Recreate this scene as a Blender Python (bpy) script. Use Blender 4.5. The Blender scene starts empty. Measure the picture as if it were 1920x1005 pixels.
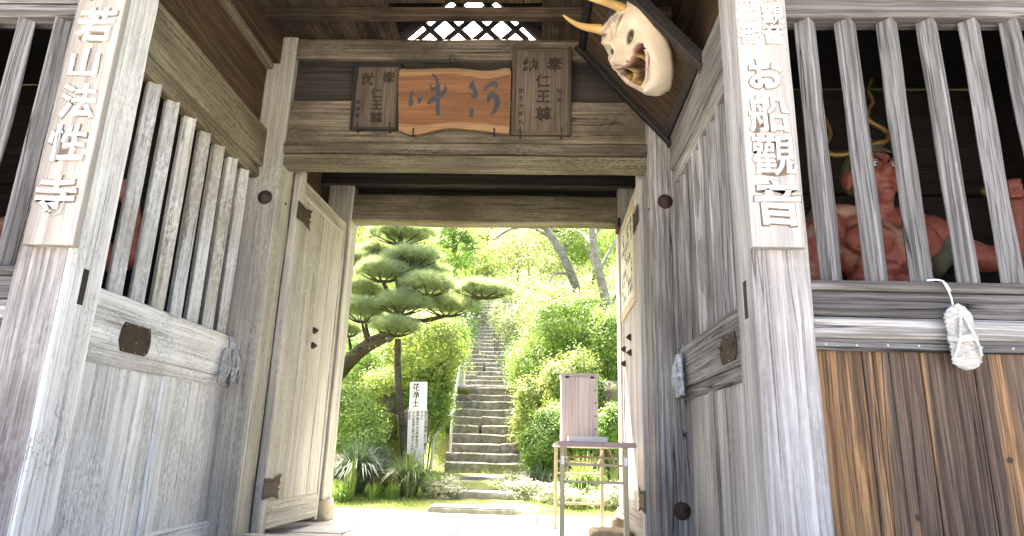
import bpy, bmesh, math, random
import numpy as np
from mathutils import Matrix, Vector, noise as mnoise

random.seed(11)
RNG = np.random.default_rng(5)
S = bpy.context.scene
COL = S.collection

# ------------------------------------------------------------------ camera
FPX, PITCH, YAW, ROLL, EYE = 1238.0, math.radians(15.442), math.radians(-2.663), math.radians(1.7253), 0.68
_fw = Vector((math.sin(YAW)*math.cos(PITCH), math.cos(YAW)*math.cos(PITCH), math.sin(PITCH)))
_rt = Vector((math.cos(YAW), -math.sin(YAW), 0)); _up = _rt.cross(_fw)
CR = math.cos(ROLL)*_rt + math.sin(ROLL)*_up
CU = -math.sin(ROLL)*_rt + math.cos(ROLL)*_up
cam = bpy.data.objects.new('camera', bpy.data.cameras.new('camera')); COL.objects.link(cam)
cam.matrix_world = Matrix(((CR.x, CU.x, -_fw.x, 0), (CR.y, CU.y, -_fw.y, 0), (CR.z, CU.z, -_fw.z, EYE), (0, 0, 0, 1)))
cam.data.sensor_width = 36; cam.data.lens = FPX/1920*36; cam.data.clip_end = 600; cam.data.clip_start = .05
S.camera = cam

def ray(x, y): return CR*((x-960)/FPX) - CU*((y-502.5)/FPX) + _fw
def at(x, y, Y):
    d = ray(x, y); return Vector((0, 0, EYE)) + d*(Y/d.y)
def atX(x, y, X):
    d = ray(x, y); return Vector((0, 0, EYE)) + d*(X/d.x)

# ------------------------------------------------------------------ light
SUN_EL, SUN_AZ = math.radians(57), math.radians(-24)          # azimuth from +Y towards +X
w = bpy.data.worlds.new('World'); S.world = w; w.use_nodes = True
nt = w.node_tree; nt.nodes.clear()
sky = nt.nodes.new('ShaderNodeTexSky'); sky.sky_type = 'NISHITA'; sky.sun_disc = False
sky.sun_elevation = SUN_EL; sky.sun_rotation = SUN_AZ; sky.air_density = .7; sky.dust_density = 7.0; sky.ozone_density = 1.0
bg = nt.nodes.new('ShaderNodeBackground'); bg.inputs[1].default_value = 0.15
wo = nt.nodes.new('ShaderNodeOutputWorld')
nt.links.new(sky.outputs[0], bg.inputs[0]); nt.links.new(bg.outputs[0], wo.inputs[0])
sd = Vector((math.sin(SUN_AZ)*math.cos(SUN_EL), math.cos(SUN_AZ)*math.cos(SUN_EL), math.sin(SUN_EL)))
sl = bpy.data.lights.new('sun', 'SUN'); sl.energy = 4.9; sl.angle = math.radians(.6); sl.color = (1, .95, .86)
so = bpy.data.objects.new('sun', sl); COL.objects.link(so); so.rotation_euler = sd.to_track_quat('Z', 'Y').to_euler(); so.location = (0, 0, 30)
S.view_settings.view_transform = 'Standard'; S.view_settings.look = 'None'
S.view_settings.exposure = 3.1; S.view_settings.gamma = 1
S.render.filter_size = 1.05
S.cycles.use_adaptive_sampling = True; S.cycles.adaptive_threshold = .02
S.cycles.max_bounces = 8; S.cycles.diffuse_bounces = 5; S.cycles.glossy_bounces = 2; S.cycles.transmission_bounces = 4

# ------------------------------------------------------------------ objects
WM = {}
def link(o, parent=None, M=None):
    COL.objects.link(o)
    M = M or Matrix.Identity(4)
    if parent is not None:
        o.parent = parent; o.matrix_parent_inverse = WM[parent.name].inverted()
    o.matrix_basis = M; WM[o.name] = M
    return o
def tag(o, label=None, cat=None, group=None, kind=None):
    if label: o['label'] = label
    if cat: o['category'] = cat
    if group: o['group'] = group
    if kind: o['kind'] = kind
    return o
def empty(name, loc=(0, 0, 0), parent=None, rz=0.):
    o = bpy.data.objects.new(name, None); o.empty_display_size = .1
    return link(o, parent, Matrix.Translation(loc) @ Matrix.Rotation(rz, 4, 'Z'))
def mesh(name, V, F, mat=None, smooth=False, attr=None):
    me = bpy.data.meshes.new(name)
    if isinstance(V, np.ndarray) and isinstance(F, np.ndarray):
        n = len(V); k = F.shape[1]
        me.vertices.add(n); me.vertices.foreach_set('co', V.astype(np.float32).ravel())
        me.loops.add(F.size); me.loops.foreach_set('vertex_index', F.astype(np.int32).ravel())
        me.polygons.add(len(F)); me.polygons.foreach_set('loop_start', np.arange(0, F.size, k, dtype=np.int32))
        me.update(calc_edges=True)
    else:
        me.from_pydata([tuple(v) for v in V], [], [tuple(int(i) for i in f) for f in F]); me.update()
    if attr is not None:
        a = me.attributes.new('v', 'FLOAT', 'POINT'); a.data.foreach_set('value', np.asarray(attr, dtype=np.float32))
    if smooth: me.polygons.foreach_set('use_smooth', np.ones(len(me.polygons), dtype=bool))
    if mat: me.materials.append(mat)
    return me
def obj(name, me, parent=None, M=None): return link(bpy.data.objects.new(name, me), parent, M)
def copy_tree(o, M, parent=None):
    "copy of a thing with its parts, moved so that the thing's matrix becomes M"
    src = WM[o.name]; D = M @ src.inverted(); c = o.copy(); link(c, parent, M)
    for ch in o.children: copy_tree(ch, D @ WM[ch.name], c)
    return c

AX = {'x': Matrix.Identity(3), 'y': Matrix(((0, -1, 0), (1, 0, 0), (0, 0, 1))), 'z': Matrix(((0, 0, -1), (0, 1, 0), (1, 0, 0)))}
_bm = {}
def beam_mesh(L, w, h, ch=.006, jit=.002, seg=.3, mat=None, seed=0, waney=0.):
    "hand-dressed timber: length along local x, width y, height z, chamfered and slightly uneven"
    n = max(1, int(round(L/seg))); V = []; F = []
    base = [(-1, -1, 1, 0), (1, -1, -1, 0), (1, -1, 0, 1), (1, 1, 0, -1), (1, 1, -1, 0), (-1, 1, 1, 0), (-1, 1, 0, -1), (-1, -1, 0, 1)]
    r = random.Random(seed)
    ph = [r.uniform(0, 50) for _ in range(4)]
    for i in range(n+1):
        x = -L/2+L*i/n
        for sy, sz, cy, cz in base:
            q = ph[(0 if sy < 0 else 1)+(0 if sz < 0 else 2)]
            dy = jit*mnoise.noise((x*2.3+q, q, 0)) ; dz = jit*mnoise.noise((x*2.1+q, q, 7))
            if waney: dz += waney*mnoise.noise((x*1.1+seed*3.7, sz*9., 3))
            c = ch*(1+.5*mnoise.noise((x*5+q, 3, 2)))
            V.append((x, sy*w/2+cy*c+dy, sz*h/2+cz*c+dz))
    for i in range(n):
        a, b = 8*i, 8*i+8
        for k in range(8):
            k2 = (k+1) % 8
            F.append((a+k, a+k2, b+k2, b+k))
    F.append(tuple(range(7, -1, -1))); F.append(tuple(range(8*n, 8*n+8)))
    return mesh('beam', V, F, mat)
_seed = [0]
def beam(name, parent, mat, c, L, w, h, axis='x', ch=.006, jit=.002, seg=.3, roll=0., tilt=None, share=None, waney=0.):
    "c = centre; for axis x: w along y, h along z; axis y: w along x, h along z; axis z: w along y, h along x"
    _seed[0] += 1
    key = (share, round(L, 4), round(w, 4), round(h, 4), mat.name) if share is not None else None
    me = _bm.get(key) if key else None
    if me is None:
        me = beam_mesh(L, w, h, ch, jit, seg, mat, _seed[0], waney)
        if key: _bm[key] = me
    R = AX[axis].to_4x4()
    if roll: R = R @ Matrix.Rotation(roll, 4, 'X')
    if tilt: R = Matrix.Rotation(tilt[1], 4, tilt[0]) @ R
    return obj(name, me, parent, Matrix.Translation(c) @ R)
def span(name, parent, mat, x0, x1, y0, y1, z0, z1, axis, **k):
    c = ((x0+x1)/2, (y0+y1)/2, (z0+z1)/2); dx, dy, dz = abs(x1-x0), abs(y1-y0), abs(z1-z0)
    L, w_, h = {'x': (dx, dy, dz), 'y': (dy, dx, dz), 'z': (dz, dy, dx)}[axis]
    return beam(name, parent, mat, c, L, w_, h, axis, **k)
def bar(name, parent, mat, a, b, w_, h, **k):
    "a timber or metal bar between two points"
    a = Vector(a); b = Vector(b); d = b-a
    R = d.to_track_quat('X', 'Z').to_matrix().to_4x4()
    _seed[0] += 1
    return obj(name, beam_mesh(d.length, w_, h, k.get('ch', .003), k.get('jit', .001), k.get('seg', .4), mat, _seed[0]), parent, Matrix.Translation((a+b)/2) @ R)
def tubeVF(pts, rad, sides=8, cap=True, v0=0):
    P = [Vector(p) for p in pts]; n = len(P); V = []; F = []
    if not hasattr(rad, '__len__'): rad = [rad]*n
    elif len(rad) != n: rad = [rad[0]+(rad[-1]-rad[0])*i/(n-1) for i in range(n)]
    nrm = None
    for i in range(n):
        t = (P[min(i+1, n-1)]-P[max(i-1, 0)]).normalized()
        if nrm is None:
            nrm = t.orthogonal().normalized()
        else:
            nrm = (nrm-t*nrm.dot(t)).normalized()
        b = t.cross(nrm)
        for k in range(sides):
            a = 2*math.pi*k/sides
            V.append(P[i]+(nrm*math.cos(a)+b*math.sin(a))*rad[i])
    for i in range(n-1):
        for k in range(sides):
            k2 = (k+1) % sides
            F.append((v0+i*sides+k, v0+i*sides+k2, v0+(i+1)*sides+k2, v0+(i+1)*sides+k))
    if cap:
        F.append(tuple(v0+k for k in range(sides-1, -1, -1))); F.append(tuple(v0+(n-1)*sides+k for k in range(sides)))
    return V, F
def smoothpts(P, it=2):
    P = [Vector(p) for p in P]
    for _ in range(it):
        Q = [P[0]]
        for a, b in zip(P, P[1:]): Q += [a*.75+b*.25, a*.25+b*.75]
        P = Q+[P[-1]]
    return P
def tubes(name, parent, mat, lst, sides=8, M=None, smooth=True):
    V = []; F = []
    for pts, rad in lst:
        v, f = tubeVF(pts, rad, sides, True, len(V)); V += v; F += f
    return obj(name, mesh(name, V, F, mat, smooth), parent, M)
def polyext(name, parent, mat, pts, thick, M, bevel=0.):
    "extruded outline: pts in local xy, front at z=thick"
    bm = bmesh.new(); vs = [bm.verts.new((p[0], p[1], 0)) for p in pts]; f = bm.faces.new(vs)
    r = bmesh.ops.extrude_face_region(bm, geom=[f]); ev = [g for g in r['geom'] if isinstance(g, bmesh.types.BMVert)]
    bmesh.ops.translate(bm, verts=ev, vec=(0, 0, thick))
    bmesh.ops.recalc_face_normals(bm, faces=bm.faces[:])
    if bevel:
        es = [e for e in bm.edges if all(abs(v.co.z-thick) < 1e-6 for v in e.verts)]
        bmesh.ops.bevel(bm, geom=es, offset=bevel, segments=2, affect='EDGES')
    bmesh.ops.triangulate(bm, faces=[q for q in bm.faces if len(q.verts) > 4])
    me = bpy.data.meshes.new(name); bm.to_mesh(me); bm.free()
    if mat: me.materials.append(mat)
    return obj(name, me, parent, M)
def chaikin(P, it=2):
    P = [Vector((p[0], p[1])) for p in P]
    for _ in range(it):
        Q = []
        for i in range(len(P)):
            a, b = P[i], P[(i+1) % len(P)]
            Q += [a*.75+b*.25, a*.25+b*.75]
        P = Q
    return [(p.x, p.y) for p in P]
def glyph(name, parent, mat, ch, size, M, extrude=.004, offset=0., bevel=0.):
    "one written character as a mesh, centred, in local xy, facing +z"
    cu = bpy.data.curves.new(name, 'FONT'); cu.body = ch; cu.size = size; cu.align_x = 'CENTER'; cu.align_y = 'CENTER'
    cu.extrude = extrude; cu.offset = offset; cu.bevel_depth = bevel; cu.resolution_u = 3
    t = bpy.data.objects.new('t', cu); me = bpy.data.meshes.new_from_object(t)
    bpy.data.objects.remove(t); bpy.data.curves.remove(cu)
    if len(me.vertices):
        c = np.empty(len(me.vertices)*3, np.float32); me.vertices.foreach_get('co', c); c = c.reshape(-1, 3)
        mid = (c.max(0)+c.min(0))/2; mid[2] = 0
        c = c-mid; k = 2*math.pi/size; ph = (ord(ch) % 17)*1.7
        c[:, 0] += size*.012*np.sin(c[:, 1]*k*1.7+ph)+size*.006*np.sin(c[:, 1]*k*5+c[:, 0]*k*3+ph*2); c[:, 1] += size*.012*np.sin(c[:, 0]*k*1.3+ph*3)+size*.006*np.sin(c[:, 0]*k*4.6+ph)
        me.vertices.foreach_set('co', c.ravel())
    me.materials.clear(); me.materials.append(mat)
    return obj(name, me, parent, M)
def face_matrix(o, right, up):
    "plane whose local x=right, y=up, z=outward"
    r = Vector(right).normalized(); u = Vector(up); u = (u-r*u.dot(r)).normalized(); n = r.cross(u)
    return Matrix(((r.x, u.x, n.x, o[0]), (r.y, u.y, n.y, o[1]), (r.z, u.z, n.z, o[2]), (0, 0, 0, 1)))

# ------------------------------------------------------------------ materials
class N:
    def __init__(s, name):
        s.m = bpy.data.materials.new(name); s.m.use_nodes = True; s.t = s.m.node_tree; s.t.nodes.clear()
        s.out = s.t.nodes.new('ShaderNodeOutputMaterial')
    def n(s, typ, props=None, **inp):
        x = s.t.nodes.new('ShaderNode'+typ)
        for k, v in (props or {}).items(): setattr(x, k, v)
        for k, v in inp.items():
            key = int(k[1:]) if k[0] == 'i' and k[1:].isdigit() else k.replace('_', ' ')
            s.set(x.inputs[key], v)
        return x
    def set(s, sock, v):
        if isinstance(v, bpy.types.NodeSocket): s.t.links.new(v, sock)
        elif isinstance(v, bpy.types.Node): s.t.links.new(v.outputs[0], sock)
        else:
            if hasattr(sock.default_value, '__len__') and hasattr(v, '__len__'):
                v = tuple(v)+(1,) if len(v) == 3 and len(sock.default_value) == 4 else v
            sock.default_value = v
    def math(s, op, a, b=0., c=None):
        x = s.n('Math', {'operation': op}); s.set(x.inputs[0], a); s.set(x.inputs[1], b)
        if c is not None: s.set(x.inputs[2], c)
        return x.outputs[0]
    def vmath(s, op, a, b):
        x = s.n('VectorMath', {'operation': op}); s.set(x.inputs[0], a)
        if op == 'SCALE': s.set(x.inputs['Scale'], b)
        else: s.set(x.inputs[1], b)
        return x.outputs[0]
    def noise(s, vec, scale=1., detail=3., rough=.55, dist=0.):
        return s.n('TexNoise', Vector=vec, Scale=scale, Detail=detail, Roughness=rough, Distortion=dist).outputs['Fac']
    def ramp(s, f, *stops):
        r = s.n('ValToRGB'); s.set(r.inputs[0], f); e = r.color_ramp.elements
        while len(e) < len(stops): e.new(.5)
        for q, (p, c) in zip(e, stops):
            q.position = p; q.color = (c, c, c, 1) if not hasattr(c, '__len__') else tuple(c)+(1,)
        return r.outputs[0]
    def mix(s, f, a, b, mode='MIX'):
        x = s.n('Mix', {'data_type': 'RGBA', 'blend_type': mode}); s.set(x.inputs[0], f); s.set(x.inputs[6], a); s.set(x.inputs[7], b)
        return x.outputs[2]
    def bump(s, h, strength=.3, dist=.01):
        b = s.n('Bump', Strength=strength, Distance=dist); s.set(b.inputs['Height'], h); return b.outputs[0]
    def bsdf(s, col, rough=.8, normal=None, spec=.3, metal=0.):
        p = s.n('BsdfPrincipled'); s.set(p.inputs['Base Color'], col); s.set(p.inputs['Roughness'], rough)
        p.inputs['Specular IOR Level'].default_value = spec; p.inputs['Metallic'].default_value = metal
        if normal is not None: s.set(p.inputs['Normal'], normal)
        s.t.links.new(p.outputs[0], s.out.inputs[0]); return s.m

def wood(name, light, mid, dark, patch=None, crack=.6, ring=.5, lichen=0., lcol=(.72, .73, .70), bump=.5, rough=.85, flake=0., rscale=9., pscale=(1.1, 3.2, 3.2), spec=.2, streak=.6, warp=.035, vary=.36, pr=(.42, .62), fc=.75):
    s = N(name); tc = s.n('TexCoord').outputs['Object']; rnd = s.n('ObjectInfo').outputs['Random']
    off = s.n('CombineXYZ', X=s.math('MULTIPLY', rnd, 61.), Y=s.math('MULTIPLY_ADD', rnd, .5, -.3), Z=s.math('MULTIPLY_ADD', s.math('FRACT', s.math('MULTIPLY', rnd, 7.31)), .4, .03)).outputs[0]
    v = s.vmath('ADD', tc, off)
    wp = s.n('TexNoise', Vector=s.vmath('MULTIPLY', v, (.9, 3., 3.)), Scale=1., Detail=2.).outputs['Color']
    wv = s.vmath('MULTIPLY', s.vmath('SUBTRACT', wp, (.5, .5, .5)), (0, warp, warp))
    v2 = s.vmath('ADD', v, wv)
    fine = s.noise(s.vmath('MULTIPLY', v2, (3., 150., 150.)), 1., 2., .65)
    midg = s.noise(s.vmath('MULTIPLY', v2, (1.1, 62., 62.)), 1., 3., .6)
    rg = s.n('TexWave', {'wave_type': 'RINGS', 'rings_direction': 'X', 'wave_profile': 'SAW'}, Vector=s.vmath('MULTIPLY', v2, (.3, 1., 1.)), Scale=rscale, Distortion=1.6, Detail=2., Detail_Scale=1.4).outputs['Fac']
    pt = s.noise(s.vmath('MULTIPLY', v, pscale), 1., 2., .6)
    ck = s.noise(s.vmath('MULTIPLY', v2, (.5, 60., 60.)), 1., 2., .5)
    c = s.mix(s.ramp(midg, (.3, 0.), (.7, 1.)), mid, light)
    if patch is not None: c = s.mix(s.ramp(pt, (pr[0], 0.), (pr[1], 1.)), c, patch)
    iso = s.math('ABSOLUTE', s.math('SUBTRACT', s.noise(s.vmath('MULTIPLY', v2, (.22, 11., 11.)), 1., 2., .45), .5))
    big = s.math('MULTIPLY', s.ramp(iso, (.0, 1.), (.011, 0.)), s.ramp(s.noise(s.vmath('MULTIPLY', v, (1.3, 5., 5.)), 1., 1.), (.47, 0.), (.55, 1.)))
    rr = s.ramp(rg, (.25, 0.), (.9, 1.))
    c = s.mix(s.math('MULTIPLY', rr, ring), c, dark)
    st = s.ramp(midg, (.38, 1.), (.47, 0.))
    c = s.mix(s.math('MULTIPLY', st, streak), c, dark)
    c = s.mix(s.ramp(fine, (.32, fc), (.55, 0.)), c, dark)
    cm = s.ramp(ck, (.29, 1.), (.335, 0.))
    c = s.mix(s.math('MULTIPLY', cm, crack), c, tuple(x*.22 for x in dark))
    h = s.math('ADD', s.math('MULTIPLY', fine, .35), s.math('MULTIPLY', midg, .8))
    h = s.math('SUBTRACT', h, s.math('MULTIPLY', cm, .9*crack))
    h = s.math('SUBTRACT', h, s.math('MULTIPLY', rr, .25)); h = s.math('SUBTRACT', h, s.math('MULTIPLY', big, 1.6*crack))
    c = s.mix(s.math('MULTIPLY', big, min(1., crack*1.1)), c, tuple(x*.18 for x in dark))
    br = s.ramp(s.noise(s.vmath('MULTIPLY', v, (.3, 8., 8.)), 1., 2.), (.3, .72), (.7, 1.18))
    rv = s.math('MULTIPLY', br, s.math('MULTIPLY_ADD', rnd, vary, 1-vary/2))
    c = s.mix(1., c, s.n('CombineColor', Red=rv, Green=rv, Blue=rv).outputs[0], 'MULTIPLY')
    if lichen:
        bg2 = s.ramp(s.noise(v, 2.2, 3., .6), (.42, 0.), (.62, 1.))
        ln = s.noise(s.vmath('MULTIPLY', v, (.55, 1.5, 1.5)), 46., 3., .68)
        lm = s.math('MULTIPLY', s.ramp(ln, (.42, 0.), (.60, 1.)), s.math('MULTIPLY_ADD', bg2, .75, .25))
        lm = s.math('MULTIPLY', lm, lichen)
        c = s.mix(lm, c, lcol); h = s.math('MULTIPLY_ADD', lm, .35, h)
    if flake:
        vo = s.n('TexVoronoi', {'feature': 'DISTANCE_TO_EDGE'}, Vector=s.vmath('ADD', s.vmath('MULTIPLY', v, (18., 58., 58.)), s.vmath('SCALE', wp, 5.)), Scale=1.).outputs[0]
        fe = s.math('MULTIPLY', s.ramp(vo, (.0, 1.), (.07, 0.)), s.ramp(s.noise(v, 3.3, 3.), (.45, 0.), (.6, 1.)))
        c = s.mix(s.math('MULTIPLY', fe, flake), c, dark); h = s.math('SUBTRACT', h, fe)
    return s.bsdf(c, rough, s.bump(h, bump, .006), spec)

M_PILLAR = wood('pillar_wood', (0.502, 0.493, 0.479), (0.381, 0.367, 0.353), (0.158, 0.135, 0.121), (0.316, 0.298, 0.284), crack=.7, ring=.35, lichen=.15, bump=.6, lcol=(.62, .63, .62), streak=.38, fc=.5)
M_PILLARB = wood('brown_pillar_wood', (.35, .335, .32), (.235, .215, .20), (.075, .062, .053), (.16, .138, .122), crack=1., ring=.35, bump=.8, lichen=.2, lcol=(.52, .52, .52), fc=.6, streak=.5)
M_GREY = wood('grey_weathered_wood', (0.419, 0.409, 0.395), (0.288, 0.279, 0.265), (0.093, 0.082, 0.073), (0.242, 0.228, 0.214), crack=.9, ring=.5, bump=.7)
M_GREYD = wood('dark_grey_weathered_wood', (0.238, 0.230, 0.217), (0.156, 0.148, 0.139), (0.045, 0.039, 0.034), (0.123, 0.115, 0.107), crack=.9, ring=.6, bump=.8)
M_BAR = wood('lattice_wood', (0.277, 0.273, 0.269), (0.172, 0.168, 0.164), (0.059, 0.053, 0.049), (0.227, 0.223, 0.218), crack=.8, ring=.45, bump=.7, streak=.7)
M_LICH = wood('lichened_wood', (.74, .745, .735), (.62, .61, .585), (.28, .25, .21), (.68, .675, .65), crack=.55, ring=.2, lichen=.7, lcol=(.79, .80, .79), bump=.7, flake=.55, streak=.36, fc=.45)
M_LBAR = wood('lichened_bar_wood', (.56, .565, .55), (.43, .42, .385), (.17, .15, .115), (.33, .31, .24), crack=.6, ring=.3, lichen=.7, lcol=(.68, .70, .69), bump=.6, streak=.38, fc=.5)
M_OLIVE = wood('olive_beam_wood', (.25, .22, .145), (.165, .14, .09), (.06, .048, .03), (.125, .10, .06), crack=.7, ring=.4, lichen=.3, lcol=(.32, .31, .20), bump=.7)
M_BROWN = wood('dark_brown_wood', (.088, .060, .036), (.058, .039, .023), (.019, .012, .008), (.10, .056, .028), crack=.5, ring=.35, bump=.5, pscale=(1.6, 5, 5))
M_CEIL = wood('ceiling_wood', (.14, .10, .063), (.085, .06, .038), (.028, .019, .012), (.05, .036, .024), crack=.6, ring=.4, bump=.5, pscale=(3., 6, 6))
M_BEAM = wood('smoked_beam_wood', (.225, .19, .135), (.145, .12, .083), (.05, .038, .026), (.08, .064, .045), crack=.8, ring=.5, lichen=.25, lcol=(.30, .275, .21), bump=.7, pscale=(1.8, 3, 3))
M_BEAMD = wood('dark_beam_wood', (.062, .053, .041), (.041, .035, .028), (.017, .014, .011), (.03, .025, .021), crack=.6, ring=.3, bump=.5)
M_DOOR = wood('door_wood', (.44, .42, .365), (.33, .31, .26), (.16, .13, .09), (.39, .37, .32), crack=.35, ring=.25, lichen=.35, lcol=(.54, .53, .48), bump=.6, streak=.38, fc=.5)
M_DOORR = wood('grey_door_wood', (.50, .475, .45), (.37, .35, .335), (.20, .17, .15), (.42, .39, .37), crack=.6, ring=.2, bump=.6, streak=.38, fc=.5)
M_BURNT = wood('brown_plank_wood', (.155, .108, .076), (.108, .074, .052), (.030, .020, .014), (.34, .195, .09), crack=.8, ring=.5, bump=.8, rscale=7., pscale=(.35, 5.5, 5.5), spec=.25, streak=.5, warp=.035, vary=.5, pr=(.46, .55))
M_SIGN = wood('signboard_wood', (.39, .365, .33), (.32, .295, .26), (.175, .14, .11), None, crack=.05, ring=.5, bump=.3, rscale=3.2, streak=.12, warp=.10, vary=.1, fc=.4)
M_SIGNR = wood('pale_signboard_wood', (.41, .395, .37), (.35, .335, .31), (.22, .19, .165), None, crack=.05, ring=.4, bump=.3, rscale=4., streak=.15, vary=.1, fc=.4)
M_SLAB = wood('orange_slab_wood', (.20, .095, .036), (.15, .068, .025), (.08, .033, .013), (.125, .055, .02), crack=.15, ring=.45, bump=.15, rough=.5, rscale=2.2, spec=.4, warp=.09)
M_SAP = wood('sapwood', (.30, .19, .10), (.26, .16, .08), (.18, .10, .045), None, crack=.1, ring=.2, bump=.15, rough=.5)
M_PLQ = wood('plaque_wood', (.14, .108, .08), (.10, .077, .056), (.05, .037, .027), (.118, .10, .08), crack=.2, ring=.3, bump=.3, rscale=5.)
M_PLQF = wood('plaque_frame_wood', (.12, .095, .06), (.09, .068, .042), (.04, .03, .018), None, crack=.3, ring=.3, bump=.3)
M_DKFR = wood('black_frame_wood', (.024, .020, .018), (.016, .013, .012), (.007, .006, .005), None, crack=.4, ring=.3, bump=.3, rough=.6, spec=.4)
M_PINK = wood('faded_box_wood', (.74, .66, .59), (.66, .58, .51), (.34, .26, .21), (.70, .64, .58), crack=.25, ring=.2, bump=.3, vary=.1, fc=.4, streak=.3)
M_BARK = wood('tree_bark', (.11, .085, .06), (.07, .052, .036), (.022, .016, .011), (.09, .085, .045), crack=.9, ring=.2, bump=1., pscale=(5, 9, 9))
M_PALE = wood('pale_bark', (.34, .31, .26), (.24, .21, .175), (.09, .075, .06), (.17, .16, .10), crack=.5, ring=.2, bump=.8, lichen=.4, lcol=(.45, .44, .36), pscale=(5, 9, 9))

def plain(name, col, rough=.6, spec=.3, metal=0., var=.25, scale=30., bump=.15, col2=None):
    s = N(name); tc = s.n('TexCoord').outputs['Object']; n1 = s.noise(tc, scale, 5., .6); n2 = s.noise(tc, scale*.17, 3.)
    c2 = col2 or tuple(x*(1-var) for x in col)
    c = s.mix(s.ramp(s.math('ADD', s.math('MULTIPLY', n1, .6), s.math('MULTIPLY', n2, .4)), (.38, 0.), (.62, 1.)), c2, col)
    return s.bsdf(c, rough, s.bump(n1, bump, .004), spec, metal)
M_IRON = plain('rusted_iron', (.062, .038, .028), .75, .3, .2, .45, 60, .4)
M_DARKIRON = plain('dark_iron', (.035, .026, .022), .6, .4, .3, .4, 60, .3)
M_INK = plain('black_ink', (.018, .018, .02), .5, .3, 0, .5, 90, .1)
M_SLATE = plain('slate_black_paint', (.05, .054, .062), .5, .35, 0, .6, 140, .3)
M_FADED = plain('faded_ink', (.022, .017, .014), .8, .1, 0, .2, 60, .05, (.04, .03, .023))
M_LETTER = plain('raised_letter_wood', (.50, .485, .45), .75, .2, 0, .35, 45, .5)
M_GROOVE_SHADE = plain('groove_shade', (.15, .11, .085), .9, .1, 0, .3, 70, .2)  # dark brown standing in for the shade inside carved grooves
M_STRAW = plain('pale_straw', (.56, .55, .52), .95, .1, 0, .45, 75, .8)
M_STRAWG = plain('grey_straw', (.50, .50, .49), .9, .1, 0, .55, 55, .6)
M_STRAWB = plain('bluish_straw', (.52, .56, .60), .9, .1, 0, .5, 40, .6)
M_TWINE = plain('white_twine', (.78, .78, .76), .8)
M_PURPLE = plain('purple_twine', (.14, .09, .40), .8)
M_GOLD = plain('worn_gold', (.20, .125, .032), .45, .5, .4, .5, 50, .2)
M_HORN = plain('horn', (.52, .34, .12), .4, .5, 0, .3, 8, .1)
M_STEEL = plain('tan_painted_steel', (.44, .385, .23), .45, .4, 0, .12, 20, .05)
M_TABLE = plain('pinkish_laminate', (.36, .25, .235), .4, .4, 0, .2, 12, .05)
M_PAPER = plain('white_paper', (.82, .82, .80), .8, .2, 0, .06, 12, .05)
M_OLDPAPER = plain('aged_paper', (.66, .655, .56), .85, .2, 0, .15, 9, .15, (.50, .48, .39))
M_TANB = plain('tan_board', (.50, .41, .29), .7, .2, 0, .25, 9, .1)
M_VOID = wood('near_black_wood', (.024, .020, .016), (.016, .013, .011), (.007, .006, .005), None, crack=.5, ring=.3, bump=.4)  # wood darkened so the closed bay rooms come out nearly black
M_WHITEP = plain('white_signboard', (.84, .86, .86), .4, .4, 0, .05, 6, .02)
M_GREYP = plain('grey_signboard', (.56, .57, .57), .45, .4, 0, .06, 6, .02)
M_RAIL = plain('pale_painted_rail', (.68, .68, .65), .5, .4, 0., .15, 20, .05)
M_STONE = plain('grey_stone', (.36, .345, .31), .9, .2, 0, .4, 14, .8)
M_PAVE = plain('pale_paving_stone', (.43, .41, .37), .85, .2, 0, .35, 10, .5)
M_BASE = plain('mossy_base_stone', (.33, .29, .22), .9, .2, 0, .3, 14, .6, (.22, .19, .09))

def stepstone():
    s = N('stair_stone'); g = s.n('NewGeometry'); tc = s.n('TexCoord').outputs['Object']
    n1 = s.noise(tc, 16, 6., .65); n2 = s.noise(tc, 2.6, 4., .6)
    c = s.mix(s.ramp(n1, (.35, 0.), (.65, 1.)), (.15, .135, .108), (.31, .29, .245))
    c = s.mix(s.ramp(n2, (.54, 0.), (.66, .5)), c, (.07, .085, .022))
    return s.bsdf(c, .95, s.bump(n1, .8, .012), .15)
M_STEP = stepstone()
def rockmat():
    s = N('mossy_rock'); g = s.n('NewGeometry'); tc = s.n('TexCoord').outputs['Object']
    n1 = s.noise(tc, 9, 6., .65); n2 = s.noise(tc, 3.1, 4., .6)
    c = s.mix(s.ramp(n1, (.35, 0.), (.65, 1.)), (.075, .06, .045), (.19, .165, .135))
    c = s.mix(s.ramp(n2, (.44, 0.), (.56, .85)), c, (.14, .155, .03))
    return s.bsdf(c, .95, s.bump(n1, .9, .02), .15)
M_ROCK = rockmat()
def mossground():
    s = N('moss_and_sand'); tc = s.n('TexCoord').outputs['Object']
    n1 = s.noise(tc, 1.3, 5., .6); n2 = s.noise(tc, 30, 6., .7); n3 = s.noise(tc, 5, 4.)
    c = s.mix(s.ramp(n2, (.3, 0.), (.7, 1.)), (.13, .165, .035), (.235, .265, .075))
    c = s.mix(s.ramp(s.math('ADD', s.math('MULTIPLY', n1, .7), s.math('MULTIPLY', n3, .3)), (.52, 0.), (.62, .85)), c, (.36, .33, .24))
    return s.bsdf(c, 1., s.bump(n2, .8, .03), .1)
M_MOSS = mossground()

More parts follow.
